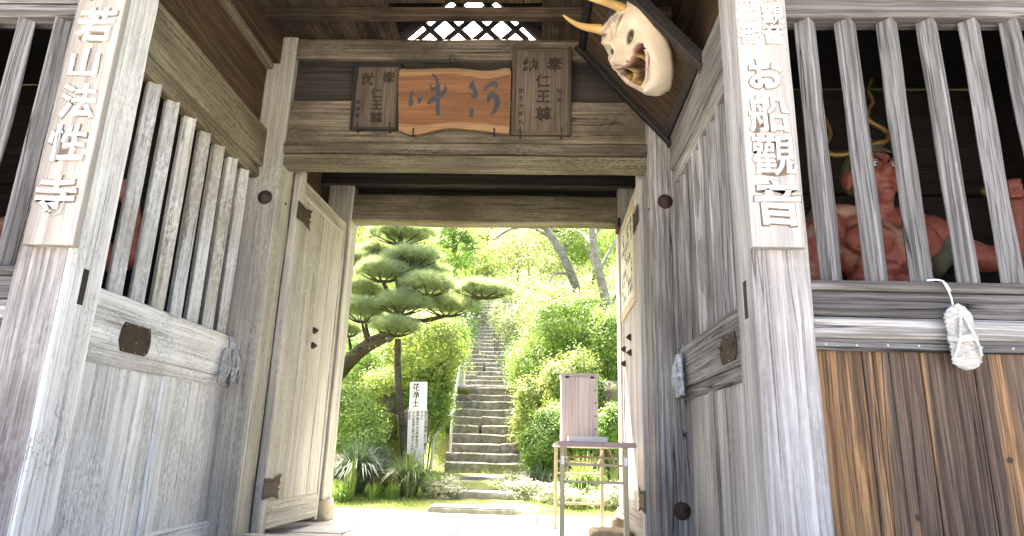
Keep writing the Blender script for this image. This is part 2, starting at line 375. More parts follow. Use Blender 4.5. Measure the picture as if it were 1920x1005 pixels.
def leaf(name, cols, trans=.35, rough=.5, tcol=None):
    s = N(name); a = s.n('Attribute', {'attribute_name': 'v'}).outputs['Fac']; rnd = s.n('ObjectInfo').outputs['Random']
    f = s.math('MULTIPLY_ADD', s.math('SUBTRACT', rnd, .5), .18, a)
    c = s.ramp(f, *[(i/(len(cols)-1), q) for i, q in enumerate(cols)])
    d = s.n('BsdfPrincipled', Roughness=rough); s.set(d.inputs['Base Color'], c); d.inputs['Specular IOR Level'].default_value = .25
    t = s.n('BsdfTranslucent'); s.set(t.inputs[0], s.mix(1., c, tcol or (1., 1., .7), 'MULTIPLY'))
    m = s.n('MixShader'); m.inputs[0].default_value = trans
    s.t.links.new(d.outputs[0], m.inputs[1]); s.t.links.new(t.outputs[0], m.inputs[2]); s.t.links.new(m.outputs[0], s.out.inputs[0])
    return s.m
L_LIME = leaf('lime_leaves', [(.14, .24, .045), (.26, .38, .09), (.39, .50, .16)], .48)
L_YEL = leaf('yellow_green_leaves', [(.18, .265, .058), (.31, .39, .105), (.45, .50, .19)], .45)
L_GREEN = leaf('fresh_green_leaves', [(.11, .21, .04), (.22, .345, .08), (.34, .47, .14)], .48)
L_DARK = leaf('deep_green_leaves', [(0.045, 0.098, 0.027), (0.090, 0.165, 0.042), (0.150, 0.240, 0.068)], .3)
L_OLIVE = leaf('greyish_green_leaves', [(.155, .205, .085), (.25, .30, .14), (.37, .41, .22)], .38)
L_PINE = leaf('pine_needles', [(.19, .255, .125), (.31, .385, .20), (.46, .52, .30)], .45)
L_GRASS = leaf('grass_blades', [(0.065, 0.111, 0.039), (0.143, 0.208, 0.078), (0.260, 0.312, 0.130)], .3)
L_DGRASS = leaf('dark_grass_blades', [(.03, .055, .03), (.06, .095, .055), (.12, .16, .105)], .25)
L_SILV = leaf('silvery_leaves', [(0.220, 0.253, 0.132), (0.418, 0.440, 0.308), (0.638, 0.638, 0.528)], .3)
L_RED = leaf('russet_leaves', [(0.240, 0.090, 0.036), (0.360, 0.144, 0.072), (0.432, 0.240, 0.120)], .4)
# ------------------------------------------------------------------ ground and hill
AXDX = -.075                                         # the stairway runs slightly to the left
def stair_x(y): return -.885+AXDX*(y-11.7)
_GY = [-60, 7.7, 8.6, 11.6, 14.3, 19.3, 26.2, 34, 50, 80]
_GZ = [-.05, -.05, .07, .33, 1.72, 2.35, 6.05, 9.5, 17, 24]
def ground_z(x, y):
    z = float(np.interp(y, _GY, _GZ)); d = abs(x-stair_x(y))
    if y > 8.2:
        b = min(1., (y-8.2)/4.); side = max(0., d-1.1)
        z += b*(.32*min(side, 3.5)+.10*max(0, min(side-3.5, 12)))
        if side > 0: z += .10*b*min(side, 1.)*mnoise.noise((x*.7, y*.7, 0))
        if d < 1.0 and y > 11.4: z -= .18
    return z
def build_ground():
    xs = np.unique(np.concatenate([np.linspace(-60, 60, 41), np.linspace(-9, 9, 73)]))
    ys = np.unique(np.concatenate([np.linspace(-50, 80, 53), np.linspace(7.5, 30, 91)]))
    V = [(x, y, ground_z(x, y)) for y in ys for x in xs]; nx = len(xs)
    F = [(j*nx+i, j*nx+i+1, (j+1)*nx+i+1, (j+1)*nx+i) for j in range(len(ys)-1) for i in range(nx-1)]
    o = obj('ground', mesh('ground', V, F, M_MOSS, True)); tag(o, kind='structure')
build_ground()
fc = obj('forecourt_gravel', mesh('forecourt', [(-16, -45, -.046), (14, -45, -.046), (14, 2.72, -.046), (-16, 2.72, -.046)], [(0, 1, 2, 3)], plain('pale_gravel', (.56, .53, .48), .95, .1, 0, .2, 40, .6))); tag(fc, kind='structure')
# paved floor under the gate and just behind it
pave = empty('stone_floor', (-.6, 5, 0)); tag(pave, kind='structure')
def slabs():
    y = 2.75; r = random.Random(3)
    while y < 7.55:
        dy = r.uniform(.75, 1.05); y1 = min(y+dy, 7.58)
        if 7.58-y1 < .4: y1 = 7.58
        x = -3.6+r.uniform(-.3, .3)
        while x < 2.6:
            x1 = x+r.uniform(.8, 1.5)
            span('slab', pave, M_PAVE, x+.012, x1-.012, y+.012, y1-.012, -.09+r.uniform(-.003, .003), r.uniform(-.004, .004), 'x', ch=.008, seg=.5)
            x = x1
        y = y1
slabs()

# ------------------------------------------------------------------ the gate
G = empty('temple_gate', (-.61, 4.7, 0))
tag(G, 'weathered wooden temple gate with open doors and barred side bays', 'gate')
XL, XR = -2.20, .98                                   # faces of the passage walls
def pillar(x0, x1, y0, y1, z0, z1, mat, base=True, bh=.05, **k):
    z0 = bh-.02
    p = span('pillar', G, mat, x0, x1, y0, y1, z0, z1, 'z', ch=.012, jit=.006, seg=.22, **k)
    if base:
        cx, cy = (x0+x1)/2, (y0+y1)/2; w_ = (x1-x0)/2+.035
        V = []; F = []
        for z, s in ((-.12, 1.12), (.11*bh, 1.13), (.55*bh, 1.08), (.87*bh, 1.0), (bh, .93)):
            for k2 in range(16):
                a = 2*math.pi*k2/16; c_, s_ = math.cos(a), math.sin(a)
                q = (abs(c_)**5+abs(s_)**5)**(-1/5)
                V.append((cx+c_*q*w_*s*(1+.02*mnoise.noise((k2, z*9, cx))), cy+s_*q*w_*s, z))
        for i in range(4):
            for k2 in range(16): F.append((i*16+k2, i*16+(k2+1) % 16, (i+1)*16+(k2+1) % 16, (i+1)*16+k2))
        F.append(tuple(range(64, 80)))
        obj('base_stone', mesh('base', V, F, M_BASE, True), p)
    return p
PZ = 3.85
pfl = pillar(-2.40, -2.145, 2.80, 3.06, .17, PZ, M_PILLARB); pfl['label'] = 'cracked brown front pillar bleached white on its inner side'
pfl.data.materials.append(M_LICH)
for q in pfl.data.polygons:
    if q.normal.z < -.7: q.material_index = 1
pfr = pillar(.915, 1.165, 2.80, 3.06, .17, PZ, M_PILLAR); pfr['label'] = 'bleached silvery front pillar'
pml = pillar(-2.36, -2.03, 4.65, 4.92, .17, 3.95, M_DOOR); pmr = pillar(.785, 1.10, 4.65, 4.90, .17, 3.95, M_GREY)
prl = pillar(-2.25, -1.985, 6.40, 6.66, .17, 3.35, M_DOOR, bh=.19); prr = pillar(.775, 1.03, 6.40, 6.66, .17, 3.35, M_DOOR, bh=.19)
for x in (-4.75, 3.45):
    for y in (2.8, 4.66): pillar(x, x+.25, y, y+.25, .17, PZ, M_GREY)
# mortise slots left in the front pillars
for (px, X, s) in ((pfl, -2.1445, 1), (pfr, .9145, -1)):
    z = 1.36; span('mortise_slot', px, M_DARKIRON, X-.002*s, X+.0015*s, 2.905, 2.945, z-.085, z+.085, 'z', ch=.0005, jit=0)
# dome-headed nail covers
def dome(name, parent, mat, c, r, h, n, rings=5, sides=16):
    V = []; F = []
    prof = [(1.0, 0), (1.0, .10), (.93, .30), (.78, .58), (.55, .82), (.28, .96), (.26, 1.12), (.15, 1.22), (0.02, 1.25)]
    for q, z in prof:
        for k in range(sides):
            a = 2*math.pi*k/sides; V.append((q*r*math.cos(a), q*r*math.sin(a), z*h))
    for i in range(len(prof)-1):
        for k in range(sides): F.append((i*sides+k, i*sides+(k+1) % sides, (i+1)*sides+(k+1) % sides, (i+1)*sides+k))
    F.append(tuple((len(prof)-1)*sides+k for k in range(sides)))
    return obj(name, mesh(name, V, F, mat, True), parent, Matrix.Translation(c) @ Vector(n).to_track_quat('Z', 'Y').to_matrix().to_4x4())
for p_, px, py in ((pml, 497, 370), (pmr, 1247, 378), (pmr, 1279, 958)):
    c = at(px, py, 4.648); dome('nail_cover', p_, M_IRON, c, .057, .04, (0, -1, 0))
for p_, px, py, X in ((pml, 535, 382, -2.029), (pmr, 1217, 393, .784)):
    c = atX(px, py, X); dome('peg', p_, M_DARKIRON, c, .013, .008, (1 if X < 0 else -1, 0, 0), sides=8)

def side_wall(X, s, mb, ml, mbar, mpl, mtop):
    "s=+1: faces +x (left wall); s=-1: right wall"
    W = empty('side_wall', (X, 3.85, 0), G)
    y0, y1 = 3.055, 4.66
    def sp(n, m, a, b, ya, yb, z0, z1, ax, **k): return span(n, W, m, X-s*a, X-s*b, ya, yb, z0, z1, ax, **k)
    sp('sill', ml, -.012, .11, y0, y1, 1.12, 1.405, 'y', ch=.012, jit=.004)
    sp('rail', ml, .006, .10, y0, y1, 1.04, 1.125, 'y', ch=.012)
    sp('rail', ml, .0, .10, y0, y1, .03, .165, 'y', ch=.012)
    sp('stile', ml, .004, .09, 3.84, 3.965, .16, 1.045, 'z', ch=.01)
    for a, b, n in ((y0, 3.845, 4), (3.96, y1-.03, 3)):
        for i in range(n):
            d = (b-a)/n; o_ = random.uniform(0, .004)
            sp('plank', mpl, .022+o_, .05+o_, a+d*i+.002, a+d*(i+1)-.002, .15, 1.05, 'z', ch=.006, seg=.25)
    # square bars set on edge
    for i in range(8):
        yc = 3.115+.2005*i
        if yc < 4.6:
            beam('lattice_bar', W, mbar, (X-s*.06, yc, (1.40+2.69)/2), 1.29, .074, .074, 'z', ch=.004, jit=.004, seg=.2, roll=math.pi/4)
    sp('head_beam', mtop, -.02, .13, y0, y1, 2.745, 3.075, 'y', ch=.014, jit=.006, waney=.012)
    sp('head_rail', mtop, .0, .11, y0, y1, 2.652, 2.75, 'y', ch=.02, jit=.004, waney=.003)
    sp('board', M_BROWN, .05, .08, y0-.2, y1, 3.06, 3.31, 'y'); sp('board', M_BROWN, .052, .08, y0-.2, y1, 3.312, 3.60, 'y')
    sp('molding', M_OLIVE if s > 0 else M_BROWN, .0, .07, y0-.2, y1, 3.60, 3.65, 'y'); sp('cornice_board', M_BROWN, -.05, .08, y0-.25, y1, 3.652, 3.90, 'y')
    return W
wl = side_wall(XL, 1, M_LICH, M_LICH, M_LBAR, M_LICH, M_OLIVE); wl['label'] = 'lichen-spotted passage wall with iron plate'
wr = side_wall(XR, -1, M_GREY, M_GREY, M_GREY, M_PILLAR, M_GREY); wr['label'] = 'grey passage wall'
# iron plates on the sills
def iron_plate(parent, X, s, y0, y1, z0, z1):
    m = (y1-y0)/2; h = (z1-z0)/2
    pts = [(-m*.8, -h), (m*.72, -h), (m*.92, -h*.75), (m, -h*.2), (m*.97, h*.35), (m*.85, h), (-m*.78, h), (-m*.95, h*.5), (-m, -h*.3)]
    Mx = face_matrix((X, (y0+y1)/2, (z0+z1)/2), (0, 1 if s > 0 else -1, 0), (0, 0, 1))
    if s > 0: pass
    p = polyext('iron_plate', parent, M_IRON, pts, .006, Mx, .0015)
    for a, b in ((-.72, .25), (.78, .05)):
        dome('plate_knob', parent, M_IRON, Mx @ Vector((a*m, b*h, .006)), .014, .014, Mx.to_3x3() @ Vector((0, 0, 1)), sides=8)
    for a, b in ((-.7, .85), (.0, .88), (.75, .8), (-.7, -.85), (.1, -.88), (.7, -.82), (.05, -.25)):
        dome('nail', parent, M_STONE, Mx @ Vector((a*m, b*h, .006)), .004, .003, Mx.to_3x3() @ Vector((0, 0, 1)), sides=6)
iron_plate(wl, XL+.013, 1, 3.32, 3.60, 1.12, 1.275)
iron_plate(wr, XR-.013, -1, 3.27, 3.57, 1.145, 1.285)

def front_bay(xs, xe, s):
    B = empty('side_bay', ((xs+xe)/2, 2.9, 0), G); a, b = min(xs, xe), max(xs, xe)
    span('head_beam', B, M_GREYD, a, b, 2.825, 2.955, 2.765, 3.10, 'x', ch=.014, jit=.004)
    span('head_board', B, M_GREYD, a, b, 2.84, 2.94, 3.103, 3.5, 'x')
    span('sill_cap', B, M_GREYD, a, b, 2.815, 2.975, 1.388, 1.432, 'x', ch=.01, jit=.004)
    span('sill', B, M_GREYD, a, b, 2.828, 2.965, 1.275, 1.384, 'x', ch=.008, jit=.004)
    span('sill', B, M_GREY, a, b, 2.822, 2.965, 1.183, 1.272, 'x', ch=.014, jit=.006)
    bt = span('batten', B, M_GREYD, a, b, 2.832, 2.862, 1.128, 1.180, 'x', ch=.004)
    for k in range(20):
        x = xs+s*(.045+.128*k)
        if a < x < b: dome('nail', B, M_STRAW, (x, 2.8315, 1.153+.002*random.uniform(-1, 1)), .0055, .003, (0, -1, 0), sides=8)
    n = 0; x = xs
    ws = [.2, .24, .215, .23, .22, .24, .21, .23, .24, .25]
    while (x-xe)*s < -.02 and n < 12:
        w_ = ws[n % 10]; x2 = x+s*w_
        if (x2-xe)*s > 0: x2 = xe
        span('plank', B, M_BURNT, x+s*.003, x2-s*.003, 2.852+random.uniform(-.006, .006), 2.885, .10, 1.135, 'z', ch=.004, seg=.3)
        x = x2; n += 1
    for kx, kz in ((.345, .47), (.735, .70), (1.2, .8)):
        dome('knot', B, M_DARKIRON, (xs+s*kx, 2.8455, kz), .012, .0012, (0, -1, 0), sides=10)
    span('ground_sill', B, M_GREYD, a, b, 2.82, 2.98, -.02, .12, 'x', ch=.012)
    k = 0
    while True:
        xc = xs+s*(.118+.1965*k); k += 1
        if (xc-xe)*s > -.03: break
        beam('lattice_bar', B, M_BAR, (xc, 2.889, (1.42+2.79)/2), 1.38, .076, .076, 'z', ch=.005, jit=.006, seg=.14, roll=math.pi/4, tilt=('Y', random.uniform(-.004, .004)))
    # the closed room behind the bars
    y0, y1 = 2.99, 4.9; out = xe
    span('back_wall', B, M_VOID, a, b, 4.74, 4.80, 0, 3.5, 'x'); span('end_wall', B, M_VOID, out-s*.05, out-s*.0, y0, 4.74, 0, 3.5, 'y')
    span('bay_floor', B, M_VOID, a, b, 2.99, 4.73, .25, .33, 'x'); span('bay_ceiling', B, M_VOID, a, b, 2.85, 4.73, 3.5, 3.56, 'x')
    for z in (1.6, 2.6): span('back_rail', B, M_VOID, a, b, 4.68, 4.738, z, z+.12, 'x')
    return B
front_bay(1.165, 3.45, 1)['label'] = 'barred side bay with brown planks below'
front_bay(-2.40, -4.5, -1)
# closing boards between passage wall panels and the rooms (behind the planks)
for X, s in ((XL, 1), (XR, -1)):
    W = wl if s > 0 else wr
    span('back_board', W, M_BEAMD, X-s*.055, X-s*.075, 3.06, 4.7, .1, 1.1, 'y')

# cross frame above the doors
C = empty('cross_frame', (-.61, 4.7, 2.7), G)
x0, x1 = -2.03, .785
def cf(n, m, ya, yb, z0, z1, xa=x0, xb=x1, **k): return span(n, C, m, xa, xb, ya, yb, z0, z1, 'x', **k)
cf('lintel', M_OLIVE, 4.665, 4.815, 2.775, 2.868, ch=.008, jit=.004)
cf('molding', M_BEAM, 4.635, 4.72, 2.872, 2.968, -2.028, .783, ch=.022, jit=.005)
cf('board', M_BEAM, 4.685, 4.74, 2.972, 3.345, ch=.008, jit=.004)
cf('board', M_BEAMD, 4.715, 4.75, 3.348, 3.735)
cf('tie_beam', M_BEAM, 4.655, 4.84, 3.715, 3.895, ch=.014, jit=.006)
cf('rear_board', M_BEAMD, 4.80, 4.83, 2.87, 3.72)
# lattice vent in a low gable above the tie beam
LZ = 3.895
vent = empty('lattice_vent', (-.6, 4.7, LZ), G)
for a, b in (((-1.20, LZ), (-.62, LZ+.62)), ((-.02, LZ), (-.60, LZ+.62))):
    bar('vent_frame', vent, M_BEAMD, (a[0], 4.70, a[1]+.02), (b[0], 4.70, b[1]+.02), .05, .07)
def inside(x, z): return LZ+.005 < z < LZ+.60-abs(x+.61)*1.05
for d in (-1, 1):
    for k in range(-8, 9):
        c = -.61+k*.235; pts = [(c+d*t, LZ+t) for t in np.linspace(0, .62, 63) if inside(c+d*t, LZ+t)]
        if len(pts) > 5:
            bar('lattice_slat', vent, M_BEAMD, (pts[0][0], 4.70+.012*d, pts[0][1]), (pts[-1][0], 4.70+.012*d, pts[-1][1]), .024, .042)
for sgn in (-1, 1):
    P = [(sgn*.62, .0), (sgn*.02, .66), (sgn*.68, .72), (sgn*.68, .0)]
    polyext('vent_infill', vent, M_BEAMD, P if sgn > 0 else P[::-1], .02, face_matrix((-.61, 4.74, LZ+.005), (1, 0, 0), (0, 0, 1)))
# ceiling
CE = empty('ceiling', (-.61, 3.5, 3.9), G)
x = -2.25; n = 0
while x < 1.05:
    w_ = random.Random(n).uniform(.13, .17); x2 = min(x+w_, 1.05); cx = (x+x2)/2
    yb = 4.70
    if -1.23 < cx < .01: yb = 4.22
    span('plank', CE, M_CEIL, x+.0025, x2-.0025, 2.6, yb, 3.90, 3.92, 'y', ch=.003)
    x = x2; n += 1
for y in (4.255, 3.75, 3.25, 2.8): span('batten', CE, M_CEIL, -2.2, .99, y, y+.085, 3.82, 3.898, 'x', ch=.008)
# roof shell over everything
RF = empty('roof', (-.6, 4.4, 4.0), G)
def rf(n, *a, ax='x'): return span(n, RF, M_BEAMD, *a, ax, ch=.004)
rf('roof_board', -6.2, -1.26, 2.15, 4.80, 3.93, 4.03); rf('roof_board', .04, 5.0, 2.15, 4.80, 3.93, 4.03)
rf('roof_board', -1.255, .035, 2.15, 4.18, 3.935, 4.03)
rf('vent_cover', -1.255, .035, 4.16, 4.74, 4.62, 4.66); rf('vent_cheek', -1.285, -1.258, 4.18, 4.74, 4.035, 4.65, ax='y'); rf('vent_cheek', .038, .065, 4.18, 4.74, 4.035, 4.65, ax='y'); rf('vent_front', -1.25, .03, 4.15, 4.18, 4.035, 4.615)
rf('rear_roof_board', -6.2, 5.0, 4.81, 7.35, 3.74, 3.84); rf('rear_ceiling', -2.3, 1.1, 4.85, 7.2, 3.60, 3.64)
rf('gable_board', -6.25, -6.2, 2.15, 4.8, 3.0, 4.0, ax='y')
# front head beam between the front pillars, above the view
span('front_beam', G, M_GREY, -2.4, 1.16, 2.84, 3.02, 3.30, 3.62, 'x', ch=.014)
# rear frame
R_ = empty('rear_frame', (-.61, 6.5, 2.9), G)
span('lintel', R_, M_OLIVE, -1.985, .775, 6.43, 6.62, 2.945, 3.245, 'x', ch=.014, jit=.012, waney=.02)
span('tie_beam', R_, M_BEAMD, -2.4, 1.2, 6.36, 6.64, 3.32, 3.60, 'x', ch=.01)
span('rear_board', R_, M_BEAMD, -2.0, .8, 6.56, 6.60, 3.22, 3.345, 'x')
for xa, xb in ((-4.5, -2.25), (1.03, 3.45)): span('rear_wall', R_, M_BEAMD, xa, xb, 6.45, 6.55, 0, 3.6, 'x')
for X in (-2.36, 1.10): span('inner_wall', R_, M_BROWN, X-.03, X+.03, 4.93, 6.40, 0, 3.6, 'y')
span('threshold', G, M_DOOR, -2.03, .785, 4.70, 4.84, 0.004, .075, 'x', ch=.012, jit=.005)

# doors, swung back against the rear pillars
def door(hx, hy, fx, fy, s, mat, mrail):
    L = math.hypot(fx-hx, fy-hy); ang = math.atan2(fy-hy, fx-hx)
    D = empty('door', (hx, hy, 0), G, 0)
    T = Matrix.Translation((hx, hy, 0)) @ Matrix.Rotation(ang, 4, 'Z')       # local x along the leaf, local y = thickness
    # side facing the passage: left door -> local -y ; right door -> local +y
    f = -1 if s > 0 else 1
    def pc(n, m, a, b, ya, yb, z0, z1, ax, **k):
        o = span(n, D, m, a, b, ya, yb, z0, z1, ax, **k); Mx = T @ o.matrix_basis; o.matrix_basis = Mx; WM[o.name] = Mx; return o
    pc('hanging_stile', mrail, -.03, .085, -.035, .035, .04, 2.86, 'z', ch=.012)
    nb = 4; w_ = (L-.15)/nb
    for i in range(nb):
        pc('plank', mat, .088+w_*i+.001, .088+w_*(i+1)-.001, -.022+random.uniform(-.002, .002), .022, .27, 2.66, 'z', ch=.003, seg=.3)
    pc('closing_stile', mrail, L-.06, L, -.03, .03, .05, 2.80, 'z', ch=.008)
    pc('bottom_rail', mat, .088, L-.062, -.03, .03, .07, .268, 'x', ch=.01); pc('top_rail', mat, .088, L-.062, -.03, .03, 2.662, 2.80, 'x', ch=.01)
    for z, flip in ((2.50, 1), (.36, 1)):
        pts = [(-.045, -.075), (.06, -.07), (.12, -.062), (.245, -.085), (.215, -.035), (.245, -.01), (.20, .0), (.245, .03), (.225, .055), (.255, .10), (.12, .06), (.05, .072), (-.045, .075)]
        Mx = T @ Matrix.Translation((.0, f*.0365, z)) @ Matrix.Rotation(math.pi/2, 4, 'X')
        if f > 0: Mx = T @ Matrix.Translation((.0, .0365, z)) @ Matrix(((1, 0, 0, 0), (0, 0, 1, 0), (0, 1, 0, 0), (0, 0, 0, 1)))
        p = polyext('hinge_strap', D, M_IRON, pts, .005, Mx)
        for a in np.linspace(-.02, .21, 8):
            for b in (-.05, .05): dome('rivet', D, M_DARKIRON, Mx @ Vector((a, b*(1+.3*(a > .15)), .005)), .006, .004, Mx.to_3x3() @ Vector((0, 0, 1)), sides=6)
    for z in (1.50, 1.63):
        c = T @ Vector((.62, f*.024, z)); dome('door_stud', D, M_IRON, c, .03, .035, T.to_3x3() @ Vector((0, f, 0)), sides=12)
        if s < 0:
            c = T @ Vector((1.02, f*.024, z-.04)); dome('door_stud', D, M_IRON, c, .03, .035, T.to_3x3() @ Vector((0, f, 0)), sides=12)
    return D, T
dl, TL = door(-2.005, 4.965, -1.965, 6.13, 1, M_DOOR, M_DOOR); dl['label'] = 'open pale door leaf streaked olive at the top'
dr, TR = door(.785, 4.945, .79, 6.12, -1, M_DOORR, M_DOORR); dr['label'] = 'open grey door leaf with paper notice board'
span('latch_box', prr, M_DARKIRON, .745, .772, 6.20, 6.42, 2.83, 2.93, 'y', ch=.003)
# loose stones by the rear pillars
def rock(name, c, r, seed, parent=None, mat=None, sub=3, rough=.35):
    bm = bmesh.new(); bmesh.ops.create_icosphere(bm, subdivisions=sub, radius=1.)
    o = Vector((seed*7.3, seed*3.1, seed))
    for v in bm.verts:
        d = v.co.normalized(); n = mnoise.noise(d*1.3+o)*rough+mnoise.noise(d*3.1+o)*rough*.45+mnoise.noise(d*8+o)*rough*.14
        q = d*(1+n); q = Vector(tuple(math.copysign(abs(t)**.8, t) for t in q))
        v.co = Vector((q.x*r[0], q.y*r[1], q.z*r[2]))
    me = bpy.data.meshes.new(name); bm.to_mesh(me); bm.free(); me.materials.append(mat or M_ROCK)
    me.polygons.foreach_set('use_smooth', np.ones(len(me.polygons), dtype=bool))
    return obj(name, me, parent, Matrix.Translation(c))
# ------------------------------------------------------------------ carved name boards on the front pillars
def name_board(x0, x1, z0, z1, mat, chars, label):
    yb, yf = 2.797, 2.752
    t = empty('name_board', ((x0+x1)/2, yb, z0)); tag(t, label, 'signboard')
    span('board', t, mat, x0, x1, yf, yb, z0, z1, 'z', ch=.004, jit=.0015, seg=.4)
    for ch, px, py, h in chars:
        c = at(px, py, yf)
        Mx = face_matrix((c.x, yf+.001, c.z), (1, 0, 0), (0, 0, 1))
        bz = .6 if ch in '船觀百番卅' else 1.
        g = glyph('shade_outline', t, M_GROOVE_SHADE, ch, h*1.04, Mx, .0015, h*.052*bz)  # flat dark rim drawn as recess shade around each letter, no groove cut
        glyph('character', t, M_LETTER, ch, h*1.04, face_matrix((c.x, yf-.001, c.z), (1, 0, 0), (0, 0, 1)), .006, h*.018*bz*bz, .0015)
    return t
name_board(-2.343, -2.107, 1.512, 3.5, M_SIGN,
    [('般', 205, -30, .185), ('若', 181, 47, .19), ('山', 160, 119, .165), ('法', 148, 190, .18), ('性', 127, 268, .185), ('寺', 105, 366, .195)],
    'brown-grained name board with five carved white characters on the left pillar')
name_board(.905, 1.131, 1.556, 3.5, M_SIGNR,
    [('お', 1435, 140, .165), ('船', 1441, 214, .185), ('觀', 1450, 291, .195), ('音', 1458, 381, .205),
     ('百', 1444, -12, .10), ('觀', 1447, 28, .105), ('音', 1449, 65, .10), ('卅', 1398, 6, .09), ('二', 1401, 28, .085), ('番', 1404, 66, .10)],
    'pale name board with large and small carved white characters on the right pillar')

# ------------------------------------------------------------------ votive plaques over the doors
def plaque(px0, py0, px1, py1, mb, mf, fw, chars, label, Y=4.64, tilt=.05, ink=None):
    a, b = at(px0, py0, Y), at(px1, py1, Y); w_, h = b.x-a.x, a.z-b.z; cx, zb = (a.x+b.x)/2, b.z
    Mx = Matrix.Translation((cx, Y+.03, zb)) @ Matrix.Rotation(tilt, 4, 'X')
    t = bpy.data.objects.new('votive_plaque', None); link(t, None, Mx); tag(t, label, 'plaque')
    def add(n, m, x0, x1, y0, y1, z0, z1, ax, **k):
        o = span(n, t, m, x0, x1, y0, y1, z0, z1, ax, **k); Q = Mx @ o.matrix_basis; o.matrix_basis = Q; WM[o.name] = Q
    add('panel', mb, -w_/2+fw, w_/2-fw, -.012, .0, fw, h-fw, 'z', ch=.001, jit=0)
    for s in (-1, 1): add('frame_side', mf, s*w_/2, s*(w_/2-fw), -.028, .002, 0, h, 'z', ch=.004, jit=.001)
    add('frame_rail', mf, -w_/2+fw, w_/2-fw, -.0275, .002, 0, fw, 'x', ch=.004, jit=.001); add('frame_rail', mf, -w_/2+fw, w_/2-fw, -.0275, .002, h-fw, h, 'x', ch=.004, jit=.001)
    for ch, u, v, s in chars:
        glyph('character', t, ink or M_FADED, ch, s*h, Mx @ face_matrix(((u-.5)*w_, -.0128, (1-v)*h), (1, 0, 0), (0, 0, 1)), .0006, s*h*.022)
    for u in (.16, .84):
        V, F = tubeVF([Mx @ Vector(((u-.5)*w_, y, z)) for y, z in ((-.035, .06), (-.036, .0), (-.025, -.018), (.02, -.012))], .005, 6)
        obj('hook', mesh('hook', V, F, M_DARKIRON, True), t)
    return t
plaque(667, 122, 745, 242, M_PLQ, M_DKFR, .022, [('奉', .74, .20, .19), ('献', .30, .22, .19), ('仁', .5, .44, .17), ('王', .52, .62, .17), ('尊', .53, .82, .20), ('寄', .13, .58, .07), ('進', .13, .68, .07), ('者', .13, .78, .07)],
       'small dark-framed votive plaque with inked characters left of the orange slab')
plaque(962, 92, 1071, 253, M_PLQ, M_PLQF, .03, [('奉', .72, .19, .17), ('納', .30, .20, .17), ('仁', .52, .38, .16), ('王', .53, .56, .16), ('尊', .54, .76, .18), ('施', .16, .5, .06), ('主', .16, .58, .06), ('大', .17, .67, .06), ('野', .17, .76, .06), ('氏', .17, .85, .06), ('昭', .80, .50, .06), ('和', .80, .60, .06)],
       'tall brown-framed votive plaque with faded characters right of the orange slab')
